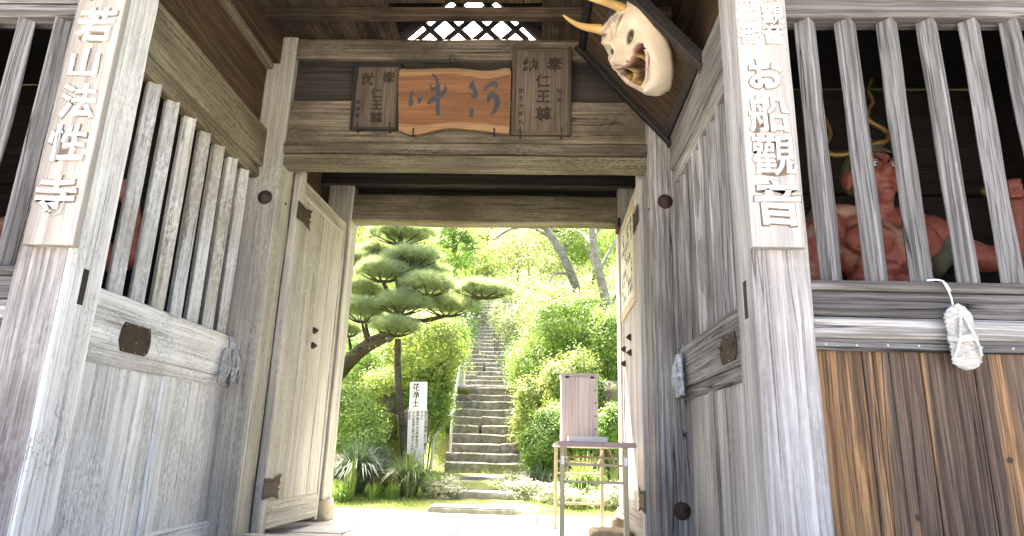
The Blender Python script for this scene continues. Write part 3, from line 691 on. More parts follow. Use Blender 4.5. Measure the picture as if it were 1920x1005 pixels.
# live-edge slab with two brushed characters
def ink_slab():
    Y = 4.60; A = at(747, 132, Y); B = at(957, 250, Y); o = Vector(((A.x+B.x)/2, Y, B.z))
    tilt = Matrix.Rotation(.05, 4, 'X'); T0 = Matrix.Translation((o.x, Y+.05, o.z)) @ tilt
    t = bpy.data.objects.new('slab_plaque', None); link(t, None, T0); tag(t, 'orange live-edge wooden slab with two brushed black characters', 'plaque')
    F0 = T0 @ face_matrix((0, 0, 0), (1, 0, 0), (0, 0, 1))
    def loc(u, v): p = at(640+u/4.1875, 80+v/4.1875, Y); return (p.x-o.x, p.z-o.z)
    top = [(455, 222), (470, 208), (560, 212), (650, 210), (760, 206), (900, 205), (1000, 212), (1080, 222), (1160, 225), (1230, 215), (1280, 203), (1320, 206), (1332, 225)]
    bot = [(1318, 706), (1250, 700), (1180, 690), (1100, 680), (1000, 672), (900, 662), (840, 662), (760, 672), (690, 690), (620, 708), (560, 712), (500, 705), (480, 690), (445, 682)]
    P = [loc(*p) for p in top]+[loc(1325, 480)]+[loc(*p) for p in bot]+[loc(450, 450)]
    polyext('sapwood_slab', t, M_SAP, P[::-1], .035, F0, .003)
    th = [(450, 268), (560, 270), (660, 262), (760, 250), (880, 246), (1000, 262), (1080, 282), (1160, 285), (1240, 270), (1326, 250)]
    bh = [(1318, 652), (1200, 640), (1080, 625), (960, 618), (860, 618), (760, 628), (640, 640), (540, 636), (447, 628)]
    polyext('heartwood', t, M_SLAB, [loc(*p) for p in th+bh][::-1], .0015, F0 @ Matrix.Translation((0, 0, .035)))
    ST = [[(565, 360), (545, 400), (530, 440), (523, 480), (535, 500), (555, 495), (572, 468), (560, 450), (553, 438), (562, 400)],
          [(600, 395), (595, 440), (605, 480), (625, 465), (642, 420), (635, 420), (615, 445), (608, 430)],
          [(705, 250), (730, 248), (752, 270), (765, 310), (778, 340), (775, 420), (775, 500), (772, 570), (750, 570), (738, 540), (740, 480), (745, 400), (745, 330), (735, 280)],
          [(695, 310), (700, 380), (715, 390), (745, 365), (748, 345), (715, 355), (702, 330)],
          [(668, 470), (690, 440), (740, 415), (790, 390), (815, 350), (808, 315), (832, 350), (825, 385), (790, 425), (750, 450), (700, 480), (680, 482)],
          [(1040, 288), (1050, 330), (1070, 390), (1075, 425), (1050, 445), (1020, 430), (1010, 415), (1040, 405), (1030, 370), (1000, 360), (1010, 320)],
          [(1010, 520), (1025, 505), (1042, 530), (1035, 580), (1015, 585), (1002, 570)],
          [(1003, 425), (1007, 425), (1006, 515), (1002, 560)],
          [(1110, 390), (1125, 350), (1160, 315), (1200, 300), (1235, 320), (1230, 350), (1205, 360), (1190, 340), (1150, 355), (1125, 385)],
          [(1140, 430), (1155, 400), (1190, 385), (1225, 400), (1248, 450), (1240, 510), (1210, 550), (1150, 575), (1180, 545), (1205, 500), (1205, 450), (1180, 430), (1160, 470), (1145, 470)]]
    for k, s in enumerate(ST):
        P = [loc(*p) for p in chaikin(s, 2)]
        ar = sum(P[i][0]*P[(i+1) % len(P)][1]-P[(i+1) % len(P)][0]*P[i][1] for i in range(len(P)))
        if ar < 0: P = P[::-1]
        polyext('brush_stroke', t, M_SLATE, P, .0012+.0002*k, F0 @ Matrix.Translation((0, 0, .0362)))
    for px in (565, 1200):
        a = F0 @ Vector((*loc(px, 665), .04)); V, F = tubeVF([a, a+Vector((0, -.004, -.05)), a+Vector((0, .03, -.055))], .007, 6)
        obj('hook', mesh('hook', V, F, M_DARKIRON, True), t)
    top_ = at(845, 100, 4.66)
    tubes('cord', t, M_INK, [([F0 @ Vector((*loc(848, 206), .01)), top_], .003), ([F0 @ Vector((*loc(970, 206), .01)), top_], .003)], 5)
ink_slab()

# ------------------------------------------------------------------ mask on a leaning board
BN = Vector((-.76, -.02, -.65)).normalized(); BU = Vector((-.65, 0, .76)).normalized()
BR = BU.cross(BN).normalized()            # to the right for someone facing the board
BU = BN.cross(BR).normalized()
def mask_board():
    o = Vector((.945, 4.12, 3.035)); F = face_matrix(o, BR, BU)
    t = bpy.data.objects.new('mounting_board', None); link(t, None, F); tag(t, 'dark framed board leaning from the right wall behind the mask', 'board')
    hw, hh = .47, .98
    def add(n, x0, x1, y0, y1, z0, z1, ax, m=M_DKFR):
        o_ = span(n, t, m, x0, x1, y0, y1, z0, z1, ax, ch=.004); Q = F @ o_.matrix_basis; o_.matrix_basis = Q; WM[o_.name] = Q; return o_
    for i in range(4): add('panel_board', -hw+.235*i+.002, -hw+.235*(i+1)-.002, 0, hh, -.02, 0, 'y', M_BROWN)
    add('frame_rail', -hw, hw, -.03, .03, -.03, .035, 'x'); add('frame_rail', -hw, hw, hh-.03, hh+.03, -.03, .035, 'x')
    for s in (-1, 1):
        add('frame_side', s*hw, s*(hw+.055), -.05, hh+.05, -.035, .045, 'y')
        add('frame_foot', s*(hw-.015), s*(hw+.07), -.085, -.052, -.04, .05, 'x', M_DARKIRON)
    return F
BF = mask_board()
def gs(x, y, cx, cy, sx, sy, r=0.):
    c, s = math.cos(r), math.sin(r); a, b = (x-cx)*c+(y-cy)*s, -(x-cx)*s+(y-cy)*c
    return np.exp(-(a/sx)**2-(b/sy)**2)
def paintmat():
    s = N('mask_paint'); c = s.n('Attribute', {'attribute_name': 'Col'}).outputs['Color']; tc = s.n('TexCoord').outputs['Object']
    n1 = s.noise(tc, 14, 4.); c = s.mix(s.ramp(n1, (.35, .0), (.7, .25)), c, (.36, .27, .17))
    return s.bsdf(c, .55, s.bump(n1, .12, .004), .35)
def mask():
    nu, nv = 140, 170; x = np.linspace(-1, 1, nu); y = np.linspace(-1, 1, nv); X, Y = np.meshgrid(x, y)
    # outline half-width by height: wide brow, full cheeks, pointed chin
    hw = np.interp(Y, [-1, -.97, -.88, -.7, -.45, -.1, .2, .5, .72, .88, 1], [.08, .22, .38, .62, .84, .97, 1., .97, .88, .70, .45])
    U = X*hw; u = U; v = Y
    D = .92*np.sqrt(np.clip(1-np.abs(X)**2.4, 0, 1))*np.interp(Y, [-1, -.85, -.5, 0, .5, .85, 1], [.42, .80, .96, 1., .98, .74, .45])
    D = D-.22*np.clip(v-.45, 0, 1)**1.5
    H = D.copy()
    for s in (-1, 1):
        H += .22*gs(u, v, s*.36, .42, .34, .09, s*.40)        # frowning brow ridge
        H -= .13*gs(u, v, s*.37, .20, .20, .10, s*.36)        # eye socket
        H += .10*gs(u, v, s*.62, -.06, .20, .15, -s*.3)        # cheek bone
        H += .17*gs(u, v, s*.19, -.12, .085, .075)            # nostril wing
        H += .12*gs(u, v, s*.42, -.16, .06, .24, -s*.70)      # fold from nose to mouth corner
        H += .12*gs(u, v, s*.74, -.34, .10, .25, -s*.25)
        H += .15*gs(u, v, s*.45, .74, .17, .10)               # bumps under the horns
    H += .62*gs(u, v, 0, -.08, .11, .12)+.34*gs(u, v, 0, .14, .085, .22)   # nose
    H -= .10*gs(u, v, .13, .5, .05, .2)+.10*gs(u, v, -.13, .5, .05, .2)
    # wide open mouth turned up at the corners
    mc = -.47+.34*np.abs(u/.62)**1.7; mh = .215*np.sqrt(np.clip(1-(u/.66)**2, 0, 1)); r = (v-mc)/np.maximum(mh, 1e-3); inm = (np.abs(r) < 1) & (np.abs(u) < .65)
    lip = np.exp(-((np.abs(r)-1.16)/.16)**2)*np.clip((.72-np.abs(u))/.08, 0, 1)
    H += .15*lip
    H = np.where(inm, H-.60*np.clip(1-r**2, 0, 1)**.35, H)
    th = (np.sin(u*46) > -.55)
    teeth = inm & (np.abs(r+.84) < .09) & th & (np.abs(u) < .56)
    fang = inm & (r > .05) & (np.abs(np.abs(u)-.30) < .03) | inm & (r < -.05) & (np.abs(np.abs(u)-.40) < .03)
    teeth = teeth | fang
    H = np.where(teeth, H+.26, H)
    H += .26*gs(u, v, 0, -.84, .22, .11)                      # chin
    W_, HH = .235, .335
    P = np.stack([u*W_, v*HH, H*.22], -1).reshape(-1, 3)
    col = np.tile(np.array([.50, .415, .315]), (nv*nu, 1)); uf, vf = u.ravel(), v.ravel()
    def paint(m, c, a=1.):
        m = np.clip(m, 0, 1)[:, None]*a; col[:] = col*(1-m)+np.array(c)*m
    for s in (-1, 1):
        paint(gs(uf, vf, s*.38, .19, .20, .085, s*.42)*3.4-.9, (.012, .011, .010))
        paint(gs(uf, vf, s*.35, .165, .045, .022, s*.3)*3-1.2, (.30, .20, .06))
        paint(gs(uf, vf, s*.42, .60, .17, .035, s*.3)*1.8-.4, (.03, .025, .02), .9)
        paint(gs(uf, vf, s*.12, -.19, .035, .028)*2.4-.6, (.05, .02, .015))
    paint(inm.ravel().astype(float), (.035, .007, .005)); paint(teeth.ravel().astype(float), (.34, .22, .06))
    rr = r.ravel(); paint(np.exp(-((np.abs(rr)-1.03)/.06)**2)*(np.abs(uf) < .66)*.6, (.30, .06, .04))
    hair = (vf > .80-.12*np.abs(uf)) & (np.abs(uf) < .62); paint(hair.astype(float), (.03, .028, .025))
    for k in range(5): paint(np.exp(-((vf-(.76-.022*k-.15*np.abs(uf)))/.007)**2)*(np.abs(uf) < .5), (.03, .028, .025), .8)
    F = np.array([(j*nu+i, j*nu+i+1, (j+1)*nu+i+1, (j+1)*nu+i) for j in range(nv-1) for i in range(nu-1)])
    me = mesh('mask_face', P, F, paintmat(), True)
    ca = me.attributes.new('Col', 'FLOAT_COLOR', 'POINT'); ca.data.foreach_set('color', np.concatenate([col, np.ones((len(col), 1))], 1).astype(np.float32).ravel())
    # faces down and to the left, turned about forty degrees from the viewer's line
    wv = -ray(1187, 88).normalized(); rv = (CR-wv*CR.dot(wv)).normalized(); uv = wv.cross(rv)
    bb = (rv*-.52+uv*.80+wv*-.26).normalized(); aa = rv*.60+uv*.52+wv*.58
    Q = face_matrix(at(1206, 92, 3.86), (aa-bb*aa.dot(bb)), bb); T = Q @ Matrix.Diagonal((.92, 1.0, .95, 1))
    t = bpy.data.objects.new('demon_mask', None); link(t, None, T); tag(t, 'large cream horned demon mask with gaping mouth', 'mask')
    o = obj('face', me, t, T)
    so_ = o.modifiers.new('thickness', 'SOLIDIFY'); so_.thickness = .012; so_.offset = -1
    for s in (-1, 1):
        P0 = [(s*.11, .235, .10), (s*.125, .27, .17), (s*.135, .30, .26), (s*.125, .345, .36), (s*.10, .40, .44)]
        pts = smoothpts(P0, 2); n = len(pts); rad = [.034*(1-(i/(n-1))**1.3)+.003 for i in range(n)]
        V, F2 = tubeVF([T @ p for p in pts], rad, 12); obj('horn', mesh('horn', V, F2, M_HORN, True), t)
        # ears
        bm = bmesh.new(); bmesh.ops.create_icosphere(bm, subdivisions=3, radius=1.)
        for v_ in bm.verts: v_.co = Vector((v_.co.x*.022+.006*v_.co.y, v_.co.y*.062, v_.co.z*.036-.012*(v_.co.length_squared > .5)*math.exp(-(v_.co.y/.6)**2)))
        me2 = bpy.data.meshes.new('ear'); bm.to_mesh(me2); bm.free(); me2.materials.append(plain('ear_paint', (.50, .415, .315), .55, .35, 0, .15, 14, .1)); me2.polygons.foreach_set('use_smooth', np.ones(len(me2.polygons), dtype=bool))
        obj('ear', me2, t, T @ Matrix.Translation((s*.243, .055, .055)) @ Matrix.Rotation(s*.5, 4, 'Y'))
mask()

# ------------------------------------------------------------------ guardian statues behind the bars
def redpaint():
    s = N('flaking_red_paint'); tc = s.n('TexCoord').outputs['Object']; n1 = s.noise(tc, 7, 6., .65); n2 = s.noise(tc, 2.2, 4., .6); n3 = s.noise(tc, 30, 4.)
    c = s.mix(s.ramp(n3, (.3, 0.), (.7, 1.)), (.15, .038, .025), (.25, .068, .045))
    m = s.math('MULTIPLY', s.ramp(n1, (.49, 0.), (.57, 1.)), s.ramp(n2, (.48, 0.), (.6, .8)))
    c = s.mix(m, c, (.25, .18, .12))
    return s.bsdf(c, .55, s.bump(s.math('ADD', n3, m), .25, .006), .4)
M_RED = redpaint()
M_SKIRT = plain('faded_green_cloth_paint', (.10, .105, .075), .8, .2, 0, .5, 12, .3)
def blob_mesh(blobs, capsules, vox, smooth_it, mat, name):
    bm = bmesh.new(); bmesh.ops.create_icosphere(bm, subdivisions=3, radius=1.); bm.verts.index_update()
    SV = np.array([v.co for v in bm.verts]); SF = np.array([[v.index for v in f.verts] for f in bm.faces]); bm.free(); VV = []; FF = []
    def ell(c, r): FF.append(SF+len(SV)*len(VV)); VV.append(SV*np.array(r)+np.array(c))
    for b in blobs: ell(*b)
    for a, b, ra, rb in capsules:
        a, b = Vector(a), Vector(b); n = max(3, int((b-a).length/(min(ra, rb)*.35)))
        for i in range(n+1):
            f = i/n; r = ra+(rb-ra)*f; ell(a.lerp(b, f), (r, r, r))
    me = mesh(name, np.concatenate(VV), np.concatenate(FF)); o = bpy.data.objects.new('tmp', me); COL.objects.link(o)
    m = o.modifiers.new('r', 'REMESH'); m.mode = 'VOXEL'; m.voxel_size = vox; m.use_smooth_shade = True
    q = o.modifiers.new('s', 'SMOOTH'); q.iterations = smooth_it; q.factor = .5
    bpy.context.view_layer.update()
    r = bpy.data.meshes.new_from_object(o.evaluated_get(bpy.context.evaluated_depsgraph_get())); bpy.data.objects.remove(o)
    r.materials.clear(); r.materials.append(mat); r.polygons.foreach_set('use_smooth', np.ones(len(r.polygons), dtype=bool)); return r
def statue_mesh():
    # local frame: stands on z=0, faces -y, shoulders about 1.62 high
    B = [((0, 0, 1.12), (.25, .19, .26)), ((0, -.03, .98), (.25, .22, .17)), ((0, 0, 1.42), (.31, .19, .22)), ((0, .02, 1.60), (.27, .14, .12))]
    for s in (-1, 1):
        B += [((s*.145, -.15, 1.46), (.155, .085, .115)), ((s*.345, 0, 1.55), (.13, .125, .14)), ((s*.20, .03, 1.68), (.15, .09, .07))]
        for k in range(3): B.append(((s*.075, -.185+.012*k, 1.27-.105*k), (.07, .055, .05)))
        for k in range(4): B.append(((s*(.185+.012*k), -.115+.02*k, 1.32-.085*k), (.055, .06, .042)))
        B.append(((s*.15, -.225, 1.42), (.028, .025, .028)))
    B += [((0, -.20, .985), (.125, .10, .12)), ((0, 0, .74), (.30, .23, .22))]
    # head: skull, jaw, cheeks, brow, nose, lips, ears, topknot
    hz = 1.93
    B += [((0, .0, hz+.03), (.145, .165, .165)), ((0, -.06, hz-.085), (.115, .11, .10)), ((0, -.165, hz-.01), (.036, .045, .055)), ((0, -.17, hz-.035), (.05, .035, .028)),
          ((0, -.135, hz-.105), (.062, .045, .020)), ((0, -.135, hz-.145), (.055, .045, .022)), ((0, -.125, hz-.185), (.05, .045, .035)), ((0, .03, hz+.22), (.075, .075, .09))]
    for s in (-1, 1):
        B += [((s*.075, -.125, hz-.035), (.05, .045, .045)), ((s*.065, -.135, hz+.065), (.058, .04, .022)), ((s*.062, -.14, hz+.028), (.032, .024, .022)), ((s*.155, .01, hz-.02), (.025, .05, .075))]
    C_ = [((0, .0, 1.68), (0, -.02, 1.84), .115, .10), ((-.07, -.06, 1.62), (-.04, -.06, 1.82), .03, .03), ((.07, -.06, 1.62), (.04, -.06, 1.82), .03, .03)]
    # hanging arm (viewer's left) and raised arm (viewer's right)
    C_ += [((-.38, 0, 1.52), (-.50, -.05, 1.22), .115, .085), ((-.50, -.05, 1.22), (-.55, -.22, .98), .085, .055), ((-.55, -.22, .98), (-.56, -.30, .90), .05, .06)]
    C_ += [((.40, 0, 1.50), (.66, -.05, 1.40), .105, .085), ((.66, -.05, 1.40), (.80, -.10, 1.42), .085, .078), ((.80, -.10, 1.42), (.80, -.17, 1.70), .08, .055), ((.80, -.17, 1.70), (.79, -.18, 1.78), .05, .055)]
    for k in range(4):
        C_.append(((.79+.0*k, -.245, 1.86-.034*k), (.72, -.235, 1.855-.034*k), .018, .015)); C_.append(((.79, -.17, 1.86-.034*k), (.79, -.245, 1.86-.034*k), .02, .018))
        C_.append(((-.595+.028*k, -.33, .86), (-.60+.032*k, -.36, .77-.012*abs(k-1.5)), .016, .012))
    C_.append(((.76, -.15, 1.78), (.73, -.20, 1.80), .02, .017)); C_.append(((-.50, -.32, .90), (-.46, -.36, .84), .02, .015))
    for s in (-1, 1): C_ += [((s*.15, 0, .72), (s*.19, -.03, .40), .15, .10), ((s*.19, -.03, .40), (s*.20, .02, .06), .10, .065), ((s*.20, .0, .045), (s*.22, -.16, .035), .05, .04)]
    return blob_mesh(B, C_, .013, 3, M_RED, 'statue_body')
SM = statue_mesh()
def statue(loc, rz, sc, flip, label, regalia=True):
    T = Matrix.Translation(loc) @ Matrix.Rotation(rz, 4, 'Z') @ Matrix.Diagonal((sc*(-1 if flip else 1), sc, sc, 1))
    T0 = Matrix.Translation(loc); t = bpy.data.objects.new('guardian_statue', None); link(t, None, T0); tag(t, label, 'statue')
    obj('body', SM, t, T)
    # hair cap, eyes, skirt, ribbon, thunderbolt
    bm = bmesh.new(); bmesh.ops.create_uvsphere(bm, u_segments=24, v_segments=14, radius=1.)
    for v in bm.verts:
        v.co = Vector((v.co.x*.168, v.co.y*.188+.008, max(v.co.z, -.15-.5*(v.co.y > .1))*.19+1.965+.008*math.sin(12*math.atan2(v.co.y, v.co.x))))
    bmesh.ops.delete(bm, geom=[v for v in bm.verts if v.co.y < -.085 and v.co.z < 2.035], context='VERTS')
    me = bpy.data.meshes.new('hair'); bm.to_mesh(me); bm.free(); me.materials.append(plain('grey_hair_paint', (.13, .115, .07), .8, .2, 0, .5, 25, .3)); me.polygons.foreach_set('use_smooth', np.ones(len(me.polygons), dtype=bool))
    obj('hair', me, t, T)
    for s in (-1, 1):
        V, F = tubeVF(smoothpts([T @ Vector((s*x, y, z)) for x, y, z in ((.018, -.172, 1.978), (.05, -.178, 1.995), (.09, -.165, 2.025), (.125, -.125, 2.035))], 2), (.008*sc, .004*sc), 6); obj('eyebrow', mesh('brow', V, F, M_INK, True), t)
        dome('eye_rim', t, M_INK, T @ Vector((s*.062, -.154, 1.962)), .027*sc, .010*sc, (0, -1, .05), sides=12)
        dome('eye', t, M_OLDPAPER, T @ Vector((s*.062, -.157, 1.962)), .019*sc, .012*sc, (0, -1, .05), sides=12)
        dome('pupil', t, M_INK, T @ Vector((s*.060, -.167, 1.960)), .010*sc, .006*sc, (0, -1, .05), sides=10)
    V = []; F = []
    for i, (z, rx, ry) in enumerate(((.86, .285, .245), (.80, .31, .27), (.66, .35, .31), (.45, .39, .33), (.26, .43, .36))):
        for k in range(40):
            a = 2*math.pi*k/40; f = 1+.05*i*.35*math.sin(9*a+i); V.append((math.cos(a)*rx*f, math.sin(a)*ry*f, z))
    for i in range(4):
        for k in range(40): F.append((i*40+k, i*40+(k+1) % 40, (i+1)*40+(k+1) % 40, (i+1)*40+k))
    obj('skirt', mesh('skirt', V, F, M_SKIRT, True), t, T)
    for s in (-1, 1):                                   # shoulder drapery
        bm = bmesh.new(); bmesh.ops.create_icosphere(bm, subdivisions=3, radius=1.)
        for v in bm.verts: v.co = Vector((v.co.x*.10+s*.38, v.co.y*.15+.03, v.co.z*.20+1.50+.012*math.sin(v.co.z*14)))
        me = bpy.data.meshes.new('shoulder_drape'); bm.to_mesh(me); bm.free(); me.materials.append(M_SKIRT); me.polygons.foreach_set('use_smooth', np.ones(len(me.polygons), dtype=bool)); obj('shoulder_drape', me, t, T)
    if not regalia: return t
    P = smoothpts([(-.30, 0, 2.42), (-.27, -.02, 2.33), (-.25, -.04, 2.20), (-.33, -.05, 2.12), (-.30, -.07, 2.04), (-.16, -.08, 2.06), (-.02, -.08, 2.14), (.10, -.07, 2.16), (.12, -.05, 2.26), (-.0, -.04, 2.32), (.02, -.03, 2.42), (.08, -.02, 2.48), (.05, 0, 2.58), (.11, .02, 2.68)], 3)
    n = len(P); V, F = tubeVF([T @ p for p in P], [.020*(1-.5*abs(2*i/(n-1)-1)) for i in range(n)], 8); obj('ribbon', mesh('ribbon', V, F, M_GOLD, True), t)
    V, F = tubeVF([T @ Vector((.56, -.21, 1.79)), T @ Vector((.60, -.21, 1.79)), T @ Vector((.62, -.21, 1.79)), T @ Vector((.93, -.21, 1.79)), T @ Vector((.95, -.21, 1.79)), T @ Vector((.99, -.21, 1.79))], [.015, .035, .022, .022, .035, .015], 10)
    obj('thunderbolt', mesh('thunderbolt', V, F, M_GOLD, True), t)
    return t
st_r = statue((2.08, 3.98, .52), .10, .98, False, 'red muscular guardian statue with gold ribbon behind the right bars')
st_l = statue((-3.30, 3.98, .38), -.10, .98, False, 'red guardian statue half hidden behind the left bars', False)
for t_, nm in ((st_r, 'right'), (st_l, 'left')):
    c = WM[t_.name].translation
    p = rock('pedestal', (c.x, c.y, c.z-.10), (.55, .42, .16), 4 if nm == 'left' else 9, None, M_STONE, 3, .2)
    tag(p, 'rough stone pedestal under the %s guardian statue' % nm, 'pedestal')

# ------------------------------------------------------------------ straw sandals hung on the bars
def sandal(name, M, mat, L, W_, cord, cmat, label, double=False):
    t = bpy.data.objects.new(name, None); link(t, None, M); tag(t, label, 'sandal')
    for q in ((0,) if not double else (0, 1)):
        lst = []
        Q = M @ (Matrix.Translation((W_*.30*(2*q-1), 0, .012*q)) @ Matrix.Rotation((2*q-1)*.16, 4, 'Z') if double else Matrix.Identity(4))
        ww = W_*(.55 if double else 1.)
        V = []; F = []; nr, ns = 64, 24
        for i in range(nr+1):                            # woven sole: rows of twisted straw
            f = i/nr; y = -L*f
            hw = ww/2*max(.04, min(1, (math.sin(min(f, .22)/.22*math.pi/2))**.7))*(1-.12*math.sin(math.pi*f))*max(.06, min(1., ((1-f)/.12)**.5 if f > .88 else 1))
            for k in range(ns):
                a = 2*math.pi*k/ns; c_, s_ = math.cos(a), math.sin(a)
                b = 1+.38*math.sin(i*math.pi/2+k*.9)+.20*mnoise.noise((i*.9, k*.8, q*5+L*10))
                V.append(Q @ Vector((c_*hw*(1+.04*math.sin(i*math.pi/2)+.06*mnoise.noise((i*1.7, c_*2, q))), y, .016+s_*.018*b+.004*math.sin(k*2.1+i*2.6))))
        for i in range(nr):
            for k in range(ns): F.append((i*ns+k, i*ns+(k+1) % ns, (i+1)*ns+(k+1) % ns, (i+1)*ns+k))
        obj('sole', mesh('sole', V, F, mat, True), t)
        st = []
        for s in (-1, 1):
            st.append(smoothpts([Q @ Vector((s*ww*.42, -L*.80, .03)), Q @ Vector((s*ww*.30, -L*.62, .05)), Q @ Vector((s*ww*.10, -L*.30, .048)), Q @ Vector((0, -L*.12, .032))], 2))
        tubes('thong', t, mat, [(p, .007) for p in st], 6)
        tubes('loop', t, mat, [(smoothpts([Q @ Vector((-ww*.46, -L*(.5+.02*k), .014)), Q @ Vector((-ww*.25, -L*(.52+.03*k), .045)), Q @ Vector((ww*.25, -L*(.5+.03*k), .045)), Q @ Vector((ww*.46, -L*(.51+.02*k), .014))], 2), .008) for k in range(3)], 6)
    tubes('cord', t, cmat, [(smoothpts(p, 1), .0035) for p in cord], 6)
    return t
FR = lambda c: face_matrix(c, (1, 0, 0), (0, 0, 1))
c = at(1787, 572, 2.79); T = FR(c) @ Matrix.Rotation(.05, 4, 'Z')
knot = at(1768, 527, 2.80)
sandal('straw_sandal', T, M_STRAW, .275, .125, [[c, at(1782, 552, 2.80), knot], [knot, at(1755, 524, 2.80), at(1738, 526, 2.81)], [knot, at(1776, 535, 2.80), at(1782, 546, 2.795)]], M_TWINE, 'white woven straw sandal hanging below the right bars')
c = Vector((XL+.02, 4.53, 1.31)); T = face_matrix(c, (0, 1, 0), (0, 0, 1))
sandal('straw_sandal', T, M_STRAWG, .25, .15, [[c, c+Vector((0, .0, .06)), c+Vector((-.02, -.01, .11))]], M_PURPLE, 'pair of grey straw sandals tied with purple cord on the left wall', True)
c = Vector((XR-.02, 4.52, 1.335)); T = face_matrix(c, (0, -1, 0), (0, 0, 1))
sandal('straw_sandal', T, M_STRAWB, .28, .17, [[c, c+Vector((0, .0, .04)), c+Vector((.02, .01, .08))]], M_STRAWB, 'bluish straw sandal hanging on the right passage wall', True)

# ------------------------------------------------------------------ paper notice on the right door
def door_notice():
    X = .755; y0, y1 = 5.17, 6.06
    zt, zb = 2.74, 1.86
    T = face_matrix((X, (y0+y1)/2, (zt+zb)/2), (0, -1, 0), (0, 0, 1))
    t = bpy.data.objects.new('notice_board', None); link(t, None, T); tag(t, 'tan board with torn paper notice on the right door', 'notice board')
    w_, h = (y1-y0)/2, (zt-zb)/2
    polyext('board', t, M_TANB, [(-w_, -h), (w_, -h), (w_, h), (-w_, h)], .014, T @ Matrix.Translation((0, 0, -.008)), .002)
    P = [(-.86, -.86), (-.4, -.80), (.0, -.86), (.4, -.82), (.80, -.88), (.84, -.4), (.90, .2), (.86, .78), (.3, .82), (-.3, .80), (-.86, .84), (-.83, .3), (-.9, .05), (-.82, -.3)]
    polyext('paper', t, M_OLDPAPER, [(a*w_, b*h) for a, b in P], .0015, T @ Matrix.Translation((0, 0, .0075)))
    r = random.Random(8)
    for k in range(7):
        for j in range(9):
            if r.random() < .5: glyph('character', t, M_FADED, r.choice('心経観自在菩薩行深般若波羅蜜多時照見五蘊皆空'), .065, T @ Matrix.Translation(((.68-.22*k)*w_, (.66-.165*j)*h, .0098)), .0004, .0008)
    for a, b in ((-.93, .93), (.93, .93), (-.93, -.93), (.93, -.93)): dome('pin', t, M_IRON, T @ Vector((a*w_, b*h, .006)), .006, .004, T.to_3x3() @ Vector((0, 0, 1)), sides=6)
door_notice()

# ------------------------------------------------------------------ folding table, box and papers
def table():
    t = empty('folding_table', (.37, 5.55, 0)); tag(t, 'long folding table with tan steel legs beside the right door', 'table')
    zt = .752
    x0, x1, y0, y1 = .135, .655, 4.60, 6.50
    span('tabletop', t, M_TABLE, x0, x1, y0, y1, zt-.03, zt, 'y', ch=.003, jit=.0005)
    span('edge_band', t, M_TABLE, x0+.001, x1-.001, y0-.004, y0+.006, zt-.034, zt-.001, 'x', ch=.002)
    for y in (4.68, 6.42):
        for x in (.165, .59): bar('leg', t, M_STEEL, (x, y, .004), (x, y, zt-.031), .032, .032, ch=.004)
        bar('cross_bar', t, M_STEEL, (.182, y, .49), (.574, y, .49), .018, .018)
        bar('cross_bar', t, M_STEEL, (.182, y, .23), (.574, y, .23), .02, .02) if y > 6 else None
    for y in (4.75, 6.35): bar('fold_bar', t, M_STEEL, (.18, y, .60), (.575, y, .60), .018, .018)
    for x in (.21, .545):
        bar('brace', t, M_STEEL, (x, 4.70, .56), (x, 5.25, .71), .014, .02); bar('brace', t, M_STEEL, (x, 6.40, .56), (x, 5.85, .71), .014, .02)
        bar('shelf_rail', t, M_STEEL, (x, 4.75, .645), (x, 6.35, .645), .012, .012)
    for k in range(7): bar('shelf_wire', t, M_STEEL, (.205, 4.85+.23*k, .645), (.55, 4.85+.23*k, .645), .009, .009)
    for x in (.165, .59): bar('leg_tag', t, M_PAPER, (x, 4.662, .60), (x, 4.662, .655), .004, .022, ch=.0005)
table()
def box():
    Y0, Y1 = 5.86, 6.16; a, b = at(1053, 699, Y0), at(1122, 818, Y0); z0 = .756
    t = empty('offering_box', ((a.x+b.x)/2, 6.0, z0)); tag(t, 'upright faded wooden box standing on the table', 'box')
    x0, x1, z1 = a.x, b.x, a.z
    span('front_panel', t, M_PINK, x0+.004, x1-.004, Y0, Y0+.018, z0+.002, z1-.034, 'z', ch=.002)
    span('back_panel', t, M_PINK, x0+.016, x1-.016, Y1-.016, Y1, z0, z1-.03, 'z', ch=.002)
    for x in (x0, x1-.016): span('side_panel', t, M_PINK, x, x+.016, Y0+.019, Y1, z0, z1-.03, 'z', ch=.002)
    span('lid', t, M_PINK, x0-.006, x1+.006, Y0-.006, Y1+.006, z1-.03, z1, 'x', ch=.003)
    for x in (x0+.05, x1-.05): span('hinge', t, M_DARKIRON, x-.016, x+.016, Y0-.008, Y0+.002, z1-.044, z1-.026, 'x', ch=.001)
    for k in range(4): dome('nail', t, M_DARKIRON, (x1-.025, Y0-.0005, z0+.12+.11*k), .007, .003, (0, -1, 0), sides=8)
box()
def papers():
    Y0 = 5.45; a, b = at(1066, 815, Y0), at(1140, 826, Y0)
    t = empty('paper_stack', ((a.x+b.x)/2, Y0, .754)); tag(t, 'low stack of white paper in front of the wooden box', 'paper')
    for k in range(5): span('sheet_bundle', t, M_PAPER, a.x+.004*(k % 2), b.x-.003*(k % 3), Y0+.003*k, Y0+.24, .7535+.0105*k, .7635+.0105*k, 'x', ch=.001)
papers()
